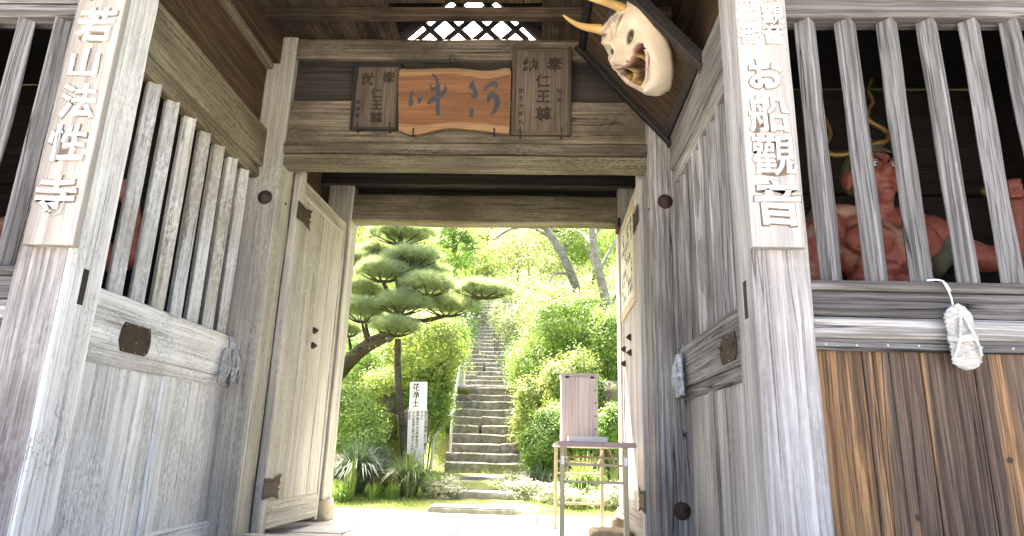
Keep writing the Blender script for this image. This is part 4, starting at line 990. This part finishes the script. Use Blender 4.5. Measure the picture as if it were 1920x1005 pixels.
# ------------------------------------------------------------------ stone stairway
SW = empty('stone_stairway', (stair_x(11.7), 11.7, .3)); tag(SW, 'long straight flight of worn stone steps climbing the garden hill', 'stairs')
def flight(y0, n, z0, r, t, w0, seed):
    R = random.Random(seed)
    for k in range(n):
        y = y0+t*k; cx = stair_x(y)+R.uniform(-.03, .03); w_ = w0*(1+R.uniform(-.03, .03)); zt = z0+r*(k+1)
        cuts = sorted([-.5, .5]+[R.uniform(-.3, .3) for _ in range(R.choice((0, 1, 1, 2)))])
        for a, b in zip(cuts, cuts[1:]):
            if b-a < .1: continue
            dz = R.uniform(-.012, .012)
            beam('step_stone', SW, M_STEP, (cx+w_*(a+b)/2, y+.19+R.uniform(-.015, .015), zt-.13+dz), w_*(b-a)-.008, t+.16, .26, 'x', ch=.022, jit=.03, seg=.22, waney=.02, tilt=('Z', math.atan(AXDX)*-1*0+R.uniform(-.012, .012)))
flight(11.6, 10, .30, .166, .285, 1.40, 5)
flight(19.3, 25, 2.33, .162, .262, 1.72, 8)
for k in range(9):                                       # sloping landing between the flights
    y = 14.5+.52*k
    beam('landing_stone', SW, M_STEP, (stair_x(y)+random.uniform(-.04, .04), y+.2, 1.83+.062*k), 1.36, .50, .2, 'x', ch=.02, jit=.02, seg=.3)
# path stones
def path_stone(name, px0, px1, py, Y, dep, h, label, seed):
    a, b = at(px0, py, Y), at(px1, py, Y); n = 14; P = []; R = random.Random(seed)
    L = b.x-a.x; pts = []
    for i in range(n): pts.append((a.x+L*i/(n-1), Y+R.uniform(-.04, .04)*(1 if 0 < i < n-1 else 0)))
    for i in range(n): pts.append((b.x-L*i/(n-1), Y+dep+R.uniform(-.05, .05)))
    cx, cy = (a.x+b.x)/2, Y+dep/2
    o = polyext(name, None, M_STONE, [(x-cx, y-cy) for x, y in pts], h, Matrix.Translation((cx, cy, a.z-h)), .02)
    tag(o, label, 'stone'); return o
path_stone('step_slab', 802, 975, 949, 7.78, .42, .13, 'low grey stone slab at the edge of the paving', 1)
path_stone('step_slab', 828, 972, 921, 8.75, .55, .20, 'second worn stone slab on the garden path', 2)
path_stone('step_slab', 833, 942, 914, 9.55, .35, .18, 'thin flat stone behind the two path slabs', 3)
path_stone('step_slab', 862, 955, 893, 10.5, .75, .12, 'broad pale stone before the stair foot', 4)

# drain along the back of the paving
DR = empty('drain_grate', (-.6, 7.66, 0)); tag(DR, 'narrow dark metal drain grate along the back of the paving', 'drain')
for xa, xb in ((-3.4, -1.32), (-.22, 2.5)):
    span('grate_frame', DR, M_STEEL, xa, xb, 7.60, 7.615, -.05, .006, 'x', ch=.001); span('grate_frame', DR, M_STEEL, xa, xb, 7.705, 7.72, -.05, .006, 'x', ch=.001)
    V = []; F = []
    for x in np.arange(xa+.02, xb, .045):
        i = len(V); V += [(x, 7.616, .0), (x+.018, 7.616, .0), (x+.018, 7.704, .0), (x, 7.704, .0), (x, 7.616, -.03), (x+.018, 7.616, -.03), (x+.018, 7.704, -.03), (x, 7.704, -.03)]
        F += [(i, i+1, i+2, i+3), (i+4, i+7, i+6, i+5), (i, i+4, i+5, i+1), (i+1, i+5, i+6, i+2), (i+2, i+6, i+7, i+3), (i+3, i+7, i+4, i)]
    o = obj('grate_bars', mesh('grate', V, F, M_RAIL), DR); o['kind'] = 'stuff'

# ------------------------------------------------------------------ handrail beside the stairs
HR = empty('handrail', (stair_x(11.4)-.75, 11.4, .4)); tag(HR, 'pale metal handrail on the left of the stairs', 'handrail')
P1 = smoothpts([at(808, 880, 11.35), at(812, 835, 11.35), at(816, 812, 11.5), at(845, 778, 11.9), at(852, 770, 12.0)], 2)
tubes('lower_rail', HR, M_RAIL, [(P1, .022)], 8)
tubes('rail', HR, M_RAIL, [([at(848, 775, 12.0), at(866, 660, 14.4)], .021), ([at(866, 660, 14.4), at(846, 680, 13.6)], .02)], 8)
tubes('rail', HR, M_RAIL, [([at(870, 680, 14.4), at(877, 585, 19.0)], .021)], 8)
for px, py, Y in ((866, 660, 14.4), (870, 682, 14.4), (877, 590, 18.8), (848, 775, 12.)):
    a = at(px, py, Y); tubes('post', HR, M_RAIL, [([a, Vector((a.x, a.y, ground_z(a.x, a.y)-.1))], .02)], 8)

# ------------------------------------------------------------------ garden notice
def garden_sign():
    Y = 9.5; a = at(774, 716, Y); b = at(806, 716, Y); cx = (a.x+b.x)/2; gz = ground_z(cx, Y)
    t = empty('garden_sign', (cx, Y, gz)); tag(t, 'white and grey garden notice on a post with black brush writing', 'sign')
    tilt = Matrix.Rotation(-.035, 4, 'Y')
    top, mid_, bot = a.z, at(790, 768, Y).z, at(782, 852, Y).z
    T = Matrix.Translation((cx, Y, bot)) @ tilt
    def add(n, m, x0, x1, y0, y1, z0, z1, ch=.003):
        o = span(n, t, m, x0, x1, y0, y1, z0, z1, 'z', ch=ch, jit=0); Q = T @ o.matrix_basis; o.matrix_basis = Q; WM[o.name] = Q
    w_ = (b.x-a.x)/2
    add('post', M_GREYP, -.085, .085, .02, .05, gz-bot-.1, top-bot-.1)
    add('lower_board', M_GREYP, -w_*1.12, w_*1.10, -.005, .012, 0, mid_-bot-.003); add('upper_board', M_WHITEP, -w_, w_, -.012, .006, mid_-bot, top-bot)
    H = mid_-bot
    def put(ch, x, z, s, y=-.013): glyph('character', t, M_INK, ch, s, T @ face_matrix((x, y, z), (1, 0, 0), (0, 0, 1)), .0005, s*.02)
    U = top-mid_
    for k, ch in enumerate('花浄土'): put(ch, -.035, H+U*(.82-.29*k), .115)
    for k, ch in enumerate('じょうど'): put(ch, .075, H+U*(.82-.13*k), .04)
    cols = ['境内の自然環境保護に御協力', '下さい', '参拝者以外の方撮影会の方', 'からは花浄土協力金をいただ', 'きます']
    for j, c in enumerate(cols):
        for k, ch in enumerate(c): put(ch, .115-.058*j, H*(.93-.068*k), .043, -.006)
garden_sign()

# ------------------------------------------------------------------ plants
def leaf_quads(P, Nn, size, aspect=.5, jit=.35):
    n = len(P); t = RNG.normal(size=(n, 3)); t -= Nn*(t*Nn).sum(1, keepdims=True); t /= np.linalg.norm(t, axis=1, keepdims=True)+1e-9
    b = np.cross(Nn, t); L = size*(1+jit*RNG.uniform(-1, 1, (n, 1))); W_ = L*aspect
    V = np.stack([P-t*L*.5, P+b*W_*.5+t*L*.05-Nn*L*.06, P+t*L*.5-Nn*L*.10, P-b*W_*.5+t*L*.05-Nn*L*.06], 1).reshape(-1, 3)
    F = np.arange(n*4).reshape(-1, 4); return V, F
def unit(a): return a/(np.linalg.norm(a, axis=1, keepdims=True)+1e-9)
def cloud(c, r, n, clumps, flat=.6, shell=.55, spread=.22, up=.8, layered=False):
    "leaf positions and normals for a crown made of clumps spread through an ellipsoid"
    d = unit(RNG.normal(size=(clumps, 3))); rad = RNG.uniform(shell, 1., (clumps, 1))**.7
    lob = 1+.22*np.sin(d[:, :1]*5+c[0])*np.cos(d[:, 1:2]*4+c[2]); C0 = d*rad*lob
    idx = RNG.integers(0, clumps, n); cs = RNG.uniform(.6, 1.35, clumps)[idx][:, None]*spread
    g = RNG.normal(size=(n, 3))*cs; g[:, 2] *= flat
    P = C0[idx]+g; Nn = unit(unit(P)*.7+unit(g)*.5+RNG.normal(size=(n, 3))*.55+np.array([0, 0, up]))
    tone = np.clip(.5+.22*RNG.normal(size=n)+.16*RNG.normal(size=clumps)[idx], 0, 1)
    return P*np.array(r)+np.array(c), Nn, tone
def bush(name, c, r, n, size, mat, label, cat='shrub', group=None, clumps=60, aspect=.5, flat=.8, spread=.2, stems=5, up=.7, shell=.6, trunk=None, parent_tree=False):
    gz = ground_z(c[0], c[1]); t = empty(name, (c[0], c[1], gz)); tag(t, label, cat, group)
    P, Nn, tone = cloud(c, r, n, clumps, flat, shell, spread, up)
    k = P[:, 2] > gz-.05; P, Nn, tone = P[k], Nn[k], tone[k]
    V, F = leaf_quads(P, Nn, size, aspect); o = obj('crown' if trunk else 'foliage', mesh('leaves', V, F, mat, False, np.repeat(tone, 4)), t)
    if trunk:
        pts, rad, m = trunk; tubes('trunk', t, m, [(pts[0], rad)], 10)
        if len(pts) > 1: tubes('branches', t, m, pts[1], 7)
    else:
        lst = []
        for i in range(stems):
            a = RNG.uniform(0, 6.28); e = Vector((c[0]+r[0]*.6*math.cos(a), c[1]+r[1]*.6*math.sin(a), c[2]-r[2]*.35))
            b = Vector((c[0]+.05*math.cos(a), c[1]+.05*math.sin(a), gz-.1)); lst.append((smoothpts([b, b.lerp(e, .5)+Vector((0, 0, .08)), e], 1), (0.016, 0.005)))
        tubes('stems', t, M_BARK, lst, 5)
    return t
def pbush(px, py, Y, hw, hh, n, size, mat, label, **k):
    "bush whose middle and half sizes are given as seen in the photograph at distance Y"
    c = at(px, py, Y); e = at(px+hw, py, Y); f = at(px, py-hh, Y); rx, rz = (e-c).length, (f-c).length
    return bush(k.pop('name', 'leafy_shrub'), (c.x, c.y, c.z), (rx, k.pop('ry', rx*.9), rz), n, size, mat, label, **k)

# black pine, clipped into pads
def pine():
    Y = 11.2; base = at(600, 760, Y)
    t = empty('pine_tree', (base.x, Y, ground_z(base.x, Y))); tag(t, 'clipped pine with flat cloud-like pads and a leaning dark trunk', 'tree')
    tp = smoothpts([Vector((base.x-.3, Y+.2, ground_z(base.x, Y)-.2)), at(615, 730, Y), at(648, 682, Y), at(690, 645, Y), at(728, 630, Y-.05), at(744, 600, Y), at(752, 560, Y), at(748, 520, Y+.05), at(742, 480, Y), at(752, 450, Y), at(753, 425, Y)], 2)
    n = len(tp); tubes('trunk', t, M_BARK, [(tp, [.125*(1-i/(n-1))**.8+.022 for i in range(n)])], 10)
    pads = [(752, 440, 62, 22, 0), (700, 475, 32, 17, .3), (772, 486, 58, 22, -.2), (664, 487, 32, 17, .1), (718, 512, 50, 20, -.4), (790, 514, 50, 18, .1), (805, 535, 52, 24, -.5), (682, 548, 38, 20, .2), (752, 572, 52, 22, -.5), (680, 585, 46, 24, -.3), (838, 577, 50, 20, .1), (905, 547, 60, 15, .3), (742, 616, 44, 18, -.7), (655, 620, 22, 14, .2)]
    br = []
    for i, (px, py, hw, hh, dy) in enumerate(pads):
        c = at(px, py, Y+dy); rx, rz = (at(px+hw, py, Y+dy)-c).length, (at(px, py-hh, Y+dy)-c).length; ry = rx*.8
        # branch from the trunk
        zz = [p for p in tp if p.z > 1.9]; s = min(zz, key=lambda p: (p-(c-Vector((0, 0, .35)))).length)
        low = c-Vector((0, 0, rz*.75)); bp = smoothpts([s, s.lerp(low, .45)+Vector((0, 0, -.10)), low], 2); m = len(bp); r0 = .075 if rx > .45 else .05
        br.append((bp, [r0*(1-.7*k/(m-1)) for k in range(m)]))
        for k in range(9):
            a = 6.283*k/9+i; e = c+Vector((rx*.8*math.cos(a), ry*.8*math.sin(a), -rz*.25)); q = low+Vector((rx*.25*math.cos(a), ry*.25*math.sin(a), -.01))
            br.append((smoothpts([low, q, e], 1), (0.026, 0.006)))
        nt_ = int(620*(rx/.5)**1.7)+120
        d = unit(RNG.normal(size=(nt_, 3))); d[:, 2] = np.abs(d[:, 2])*np.where(RNG.random(nt_) < .86, 1, -.35); q = RNG.uniform(.30, 1, (nt_, 1))**.5
        sub = np.array([[0, 0, .12, .72], [-.48, .1, -.05, .56], [.50, -.15, -.08, .55], [.12, .5, .0, .5], [-.1, -.5, -.02, .5]]); sub[:, :3] += RNG.normal(size=(5, 3))*.07
        w_ = sub[RNG.integers(0, 5, nt_)]; lump = 1+.14*np.sin(d[:, :1]*7+i)*np.cos(d[:, 1:2]*6+i*2)
        C0 = (w_[:, :3]+d*q*lump*w_[:, 3:4]*np.array([1, 1, 1.25]))*np.array([rx, ry, rz])+np.array(c)
        K = 18; tt = np.repeat(C0, K, 0); ax = unit(d*np.array([1, 1, .6])+np.array([0, 0, .9])); ax = np.repeat(ax, K, 0)
        nd = unit(ax+RNG.normal(size=ax.shape)*.62); L = RNG.uniform(.08, .19, (len(nd), 1)); sd_ = unit(np.cross(nd, RNG.normal(size=nd.shape)))*.0036
        V = np.stack([tt-sd_, tt+sd_, tt+nd*L], 1).reshape(-1, 3); F = np.arange(len(V)).reshape(-1, 3)
        tone = np.repeat(np.clip(np.repeat(RNG.normal(.5, .2, nt_), K)+.12*nd[:, 2], 0, 1), 3)
        obj('needle_pad', mesh('needles', V, F, L_PINE, False, tone), t)
    tubes('branches', t, M_BARK, br, 6)
pine()
P = smoothpts([at(746, 636, 10.6), at(745, 700, 10.55), at(752, 770, 10.5), at(758, 830, 10.45), at(757, 900, 10.4)], 2)
pr_ = tubes('support_trunk', None, M_BARK, [(P, [.05+.012*i/len(P) for i in range(len(P))])], 10)
tag(pr_, 'slender mossy dark post propping up the pine branch', 'prop')

# rocks on the left
for (px, py, Y, r, sd_, lab) in ((705, 737, 12.2, (.30, .25, .16), 2, 'brown angular rock on top of the left rock pile'), (745, 765, 12., (.42, .36, .34), 3, 'large pale boulder behind the pine prop'), (715, 802, 11.4, (.36, .3, .24), 5, 'rounded mossy rock under the boulder'), (775, 800, 11.2, (.3, .3, .3), 6, 'mossy rock hidden behind the garden notice'),
        (640, 880, 9.7, (.28, .3, .18), 7, 'dark mossy rock beside the left door'), (720, 900, 9.0, (.18, .16, .13), 8, 'small grey rock between the grass clumps'), (688, 755, 12.4, (.25, .2, .2), 12, 'grey rock left of the boulder'),
        (1030, 735, 12.2, (.22, .26, .28), 13, 'upper mossy rock left of the wooden box'), (1028, 792, 11.6, (.22, .22, .26), 14, 'lower mossy rock left of the wooden box'), (1145, 755, 11.2, (.28, .3, .34), 15, 'big dark rock right of the wooden box'), (985, 730, 13.6, (.25, .25, .2), 16, 'small rock at the stair edge'), (872, 738, 14., (.14, .14, .12), 17, 'pale rock beside the handrail foot')):
    c = at(px, py, Y); tag(rock('garden_rock', c, r, sd_), lab, 'rock')
for px, py, r, lab in ((1165, 985, (.10, .12, .09), 'pale broken stone by the right door foot'), (1150, 1000, (.20, .14, .045), 'flat stone lying under the table')):
    c = at(px, py, 6.25 if py < 990 else 5.9); tag(rock('loose_stone', (c.x, c.y, max(.03, c.z)), r, px, None, M_BASE), lab, 'stone')

# shrubs seen through the gate: (px, py, Y, half width, half height, leaves, leaf size, material, label)
SH = [
 (795, 660, 11.6, 62, 55, 9000, .045, L_YEL, 'rounded yellow-green bush above the garden notice'),
 (806, 745, 11.6, 36, 58, 8000, .045, L_LIME, 'lime maple bush between the notice and the handrail'),
 (662, 790, 10.4, 46, 52, 9000, .042, L_LIME, 'dense lime bush behind the left door edge'),
 (700, 700, 13.2, 52, 42, 6000, .05, L_LIME, 'pale bush behind the brown angular rock'),
 (690, 655, 13.8, 48, 34, 6000, .05, L_GREEN, 'fresh green bush under the pine trunk'),
 (842, 640, 14.6, 32, 38, 6500, .04, L_GREEN, 'clipped green bush left of the handrail'),
 (848, 610, 16.5, 36, 34, 6000, .05, L_DARK, 'darker green bush high on the left of the stairs'),
 (795, 620, 14.6, 50, 34, 6000, .05, L_YEL, 'yellow bush under the long pine branch'),
 (1024, 842, 10.2, 36, 40, 7500, .04, L_GREEN, 'green bush at the right foot of the stairs'),
 (1055, 815, 10.4, 46, 50, 8000, .04, L_GREEN, 'green bush behind the wooden box'),
 (1000, 775, 12.2, 30, 58, 8000, .04, L_YEL, 'pale yellow azalea along the right of the lower steps'),
 (990, 690, 14.6, 32, 40, 6000, .045, L_GREEN, 'small green bush overhanging the middle steps'),
 (1010, 690, 13.6, 48, 48, 8500, .045, L_LIME, 'lime bush above the mossy rocks'),
 (1000, 612, 18., 50, 48, 8500, .055, L_OLIVE, 'greyish azalea crowding the upper stairs'),
 (1055, 640, 15.2, 62, 50, 9000, .055, L_OLIVE, 'greyish-green bush left of the pale trunks'),
 (1120, 690, 12.6, 52, 62, 8000, .05, L_LIME, 'lime bush at the foot of the pale trunks'),
 (1105, 760, 11.2, 40, 40, 5000, .045, L_GREEN, 'green shrub behind the box top'),
 (1150, 800, 9.8, 30, 34, 4500, .04, L_GREEN, 'green shrub beside the right door edge'),
 (822, 690, 13.6, 24, 56, 6000, .04, L_YEL, 'pale yellow bush hugging the handrail'),
 (1075, 600, 12.9, 70, 46, 9000, .05, L_LIME, 'bright lime bush in front of the leaning pale trunk'),
 (1150, 640, 11.8, 34, 50, 6000, .045, L_LIME, 'lime bush beside the dark bare branch'),
 (730, 720, 11.9, 40, 26, 4500, .04, L_YEL, 'yellow-green bush spilling over the boulder'),
 (1075, 720, 11.4, 46, 46, 6500, .045, L_YEL, 'yellow-green bush above the wooden box'),
 (690, 830, 9.9, 30, 26, 3500, .035, L_LIME, 'small lime bush behind the dark rounded grass clump'),
 (935, 592, 21.5, 16, 20, 1500, .05, L_OLIVE, 'small bush leaning over the stairs on the right'),
 (880, 560, 24., 22, 28, 3000, .06, L_GREEN, 'green bush beside the top of the stairs'),
]
for px, py, Y, hw, hh, n, size, mat, lab in SH:
    if lab: pbush(px, py, Y, hw*1.18, hh*1.15, int(n*1.75), size*1.05, mat, lab, clumps=120, spread=.19)
# silvery low plants and grasses in front
r_ = random.Random(4)
for k, (px, py, Y) in enumerate(((975, 925, 8.9), (1010, 915, 9.1), (1045, 925, 8.7), (1085, 930, 8.5), (1130, 930, 8.5), (1160, 925, 8.6), (960, 905, 9.6), (1000, 890, 9.9), (830, 925, 8.8))):
    c = at(px, py, Y); bush('low_plant', (c.x, Y, ground_z(c.x, Y)+.09), (.26, .2, .14), 1500, .04, L_SILV, ['low silvery plant right of the second path slab', 'low silvery plant left of the table legs', 'low silvery plant behind the left table legs', 'low silvery plant seen between the table legs', 'low silvery plant behind the right table leg', 'low silvery plant at the foot of the right door', 'low silvery plant beside the broad path stone', 'low silvery plant under the bush at the stair foot', 'low silvery plant left of the path slabs'][k], 'plant', 'silvery low plants', clumps=24, stems=3, flat=.7)
def grass(px, py, Y, n, L, w_, mat, label, lean=1., spread=.10, group=None, name='grass_clump'):
    c = at(px, py, Y); gz = ground_z(c.x, Y); t = empty(name, (c.x, Y, gz)); tag(t, label, 'grass', group)
    a = RNG.uniform(0, 6.283, n); d = np.stack([np.cos(a), np.sin(a), 0*a], 1); LL = L*RNG.uniform(.6, 1.15, n); ln = lean*RNG.uniform(.15, 1., n)
    b = np.array([c.x, Y, gz])+d*RNG.uniform(0, spread, (n, 1)); sd_ = np.stack([-np.sin(a), np.cos(a), 0*a], 1)*w_*.5
    seg = 5; rings = []
    for i in range(seg+1):
        f = i/seg; out = ln*f**1.6*.75; upz = f*(1-.78*ln*f*f)
        p = b+d*(LL*out)[:, None]; p[:, 2] += LL*upz; q = sd_*(1-f**2*.95); rings += [p-q, p+q]
    V = np.stack(rings, 1).reshape(-1, 3); k = 2*(seg+1)
    F = np.concatenate([np.arange(n)[:, None]*k+np.array([[2*i, 2*i+1, 2*i+3, 2*i+2]]) for i in range(seg)], 0)
    obj('blades', mesh('blades', V, F, mat, False, np.repeat(np.clip(RNG.normal(.5, .22, n), 0, 1), k)), t); return t
grass(668, 912, 8.7, 1300, .78, .012, L_DGRASS, 'large dark drooping grass clump left of the small grey rock')
grass(705, 868, 9.5, 900, .62, .011, L_DGRASS, 'dark rounded grass clump behind the small grey rock')
grass(768, 905, 8.8, 600, .66, .016, L_GRASS, 'broad-leaved grass clump before the notice post')
grass(655, 925, 8.4, 30, .50, .02, L_LIME, 'upright bright blades left of the paving edge', .25, .06)
grass(1092, 915, 9.0, 260, .62, .022, L_LIME, 'bright strap-leaved clump seen under the table')
grass(1010, 900, 9.6, 220, .45, .012, L_DGRASS, 'dark fine grass left of the table legs')
grass(845, 725, 13.2, 60, .38, .02, L_LIME, 'bright tuft of blades beside the handrail', .5, .05)
for k, (px, py, Y) in enumerate(((800, 900, 9.1), (820, 870, 9.6), (640, 935, 8.3), (735, 925, 8.6), (700, 930, 8.5))):
    grass(px, py, Y, 90, .24, .018, L_GREEN, ['small green tuft right of the notice post', 'small green tuft near the handrail foot', 'small green tuft next to the left door pillar', 'small green tuft before the broad-leaved grass clump', 'small green tuft before the small grey rock'][k], .9, .08, 'small tufts in the moss', 'leafy_tuft')
# ground cover over the moss: short blades nobody could count
def cover():
    n = 26000; x = RNG.uniform(-3.6, 2.6, n); y = RNG.uniform(7.8, 11.4, n); k = (np.abs(x-(-.75)) > .62+.25*RNG.random(n)) | ((y > 8.2) & (RNG.random(n) < .04)); x, y = x[k], y[k]
    z = np.array([ground_z(a, b) for a, b in zip(x, y)]); P = np.stack([x, y, z], 1); n = len(P); d = unit(RNG.normal(size=(n, 3))*.6+np.array([0, 0, 1.])); L = RNG.uniform(.02, .055, (n, 1)); s = unit(np.cross(d, RNG.normal(size=(n, 3))))*.006
    V = np.stack([P-s, P+s, P+d*L], 1).reshape(-1, 3); o = obj('moss_cover', mesh('cover', V, np.arange(len(V)).reshape(-1, 3), L_LIME, False, np.repeat(RNG.random(n), 3)))
    tag(o, 'short bright moss and grass covering the garden ground', 'moss', kind='stuff')
cover()

# trees with pale trunks on the right
def tree(px, py, Y, hw, hh, n, size, mat, label, trunk, rad, bark, branches=(), name='broadleaf_tree', clumps=80, dy=0., flat=.6, spread=.16, group=None, shell=.5):
    "crown in photo terms; trunk = photo points with depth"
    tp = smoothpts([at(*p) for p in trunk], 2); m = len(tp)
    b0 = tp[0]; tp[0] = Vector((b0.x, b0.y, min(b0.z, ground_z(b0.x, b0.y)-.1)))
    c = at(px, py, Y); rx, rz = (at(px+hw, py, Y)-c).length, (at(px, py-hh, Y)-c).length
    t = empty(name, (b0.x, b0.y, ground_z(b0.x, b0.y))); tag(t, label, 'tree', group)
    tubes('trunk', t, bark, [(tp, [rad*(1-.55*i/(m-1)) for i in range(m)])], 10)
    br = []
    for bp, r0 in branches:
        q = smoothpts([at(*p) for p in bp], 2); br.append((q, [r0*(1-.6*i/(len(q)-1)) for i in range(len(q))]))
    top = tp[-1]
    for k in range(7):
        d = unit(RNG.normal(size=(1, 3)))[0]; e = c+Vector((d[0]*rx*.75, d[1]*rx*.6, abs(d[2])*rz*.6)); s = tp[int(m*RNG.uniform(.45, .98))]
        q = smoothpts([s, s.lerp(e, .5)+Vector((0, 0, .15)), e], 1); br.append((q, [rad*.35*(1-.75*i/(len(q)-1)) for i in range(len(q))]))
    tubes('branches', t, bark, br, 6)
    P, Nn, tone = cloud(c, (rx, rx*.75, rz), n, clumps, flat, shell, spread, .8)
    V, F = leaf_quads(P, Nn, size, .55); obj('crown', mesh('leaves', V, F, mat, False, np.repeat(tone, 4)), t); return t
tree(1010, 455, 15.2, 95, 55, 8500, .06, L_OLIVE, 'tree with a pale trunk leaning left over the stairs', [(1105, 720, 13.8), (1105, 610, 13.8), (1088, 560, 13.8), (1062, 490, 13.8), (1032, 440, 14.), (1015, 415, 14.2)], .14, M_PALE, [([(1075, 515, 13.8), (1040, 510, 13.6), (1030, 530, 13.5)], .035), ([(1020, 425, 14.), (960, 425, 14.), (925, 450, 14.)], .05)], spread=.2)
tree(1120, 440, 14.6, 75, 70, 9000, .06, L_LIME, 'tree with an upright pale trunk near the right door', [(1125, 740, 13.), (1128, 640, 13.), (1140, 575, 13.), (1120, 500, 13.), (1110, 440, 13.), (1105, 400, 13.1)], .13, M_PALE, [([(1130, 600, 13.), (1150, 560, 13.), (1170, 545, 13.)], .06)], spread=.2)
dead = tubes('dead_branch', None, M_BARK, [(smoothpts([at(1165, 640, 12.2), at(1140, 590, 12.5), at(1118, 560, 12.7)], 2), (0.06, 0.02))], 8)
tag(dead, 'dark bare branch slanting down beside the right door', 'branch')
tree(852, 455, 20., 46, 62, 9000, .075, L_GREEN, 'bright green maple right of the pine top', [(850, 560, 20.5), (848, 500, 20.5), (852, 440, 20.5)], .10, M_BARK, spread=.16, flat=.35)
tree(700, 450, 22., 75, 52, 8000, .09, L_YEL, 'pale yellow-green tree behind the pine top', [(705, 620, 22.), (700, 520, 22.), (700, 440, 22.)], .13, M_BARK)
tree(968, 482, 26., 20, 22, 900, .09, L_RED, 'small russet-leaved tree above the stairs', [(972, 560, 26.), (970, 500, 26.), (968, 470, 26.)], .06, M_BARK, clumps=16)
tree(905, 460, 30., 60, 60, 8000, .11, L_OLIVE, 'greyish tree at the head of the stairs', [(915, 570, 30.), (908, 500, 30.), (905, 430, 30.)], .14, M_PALE)
pale = tubes('pale_trunk', None, M_PALE, [(smoothpts([at(740, 740, 13.4), at(738, 680, 13.4), at(735, 640, 13.4)], 1), (0.1, 0.09))], 10)
tag(pale, 'short pale trunk standing behind the pine prop', 'trunk')
# wooded hillside closing the view
R5 = random.Random(21); MATS = [(L_LIME, 'lime'), (L_YEL, 'yellow-green'), (L_GREEN, 'fresh green'), (L_OLIVE, 'greyish-green')]
for j, (Y, n, zoff) in enumerate(((17.5, 8, .6), (22., 9, .9), (27.5, 10, 1.2), (34., 11, 1.8), (42., 12, 2.5))):
    for k in range(n):
        x = stair_x(Y)+(k-(n-1)/2)*Y*.11+R5.uniform(-.4, .4)
        d = abs(x-stair_x(Y)); y = Y+R5.uniform(-1.2, 1.2)
        if Y < 27 and d < 1.9: continue
        rr = Y*.055*R5.uniform(.85, 1.25); gz = ground_z(x, y); mat, nm = MATS[R5.randrange(4)]
        t = bush('hillside_tree', (x, y, gz+zoff+rr*.55), (rr, rr*.9, rr*R5.uniform(.8, 1.1)), 6500, .0034*Y+.012, mat, '%s tree %s on the wooded slope %s' % (nm, ['low', 'halfway up', 'high', 'near the top', 'at the very top'][j], ('just ' if d < Y*.15 else 'far ' if d > Y*.32 else 'well ')+('left of the stairs' if x < stair_x(Y) else 'right of the stairs')), 'tree', 'trees on the wooded slope', clumps=70, flat=.6, spread=.19,
                 trunk=([smoothpts([Vector((x, y, gz-.2)), Vector((x+.1, y, gz+zoff*.5)), Vector((x, y, gz+zoff+rr*.9))], 1)], (.09, .04), M_BARK))
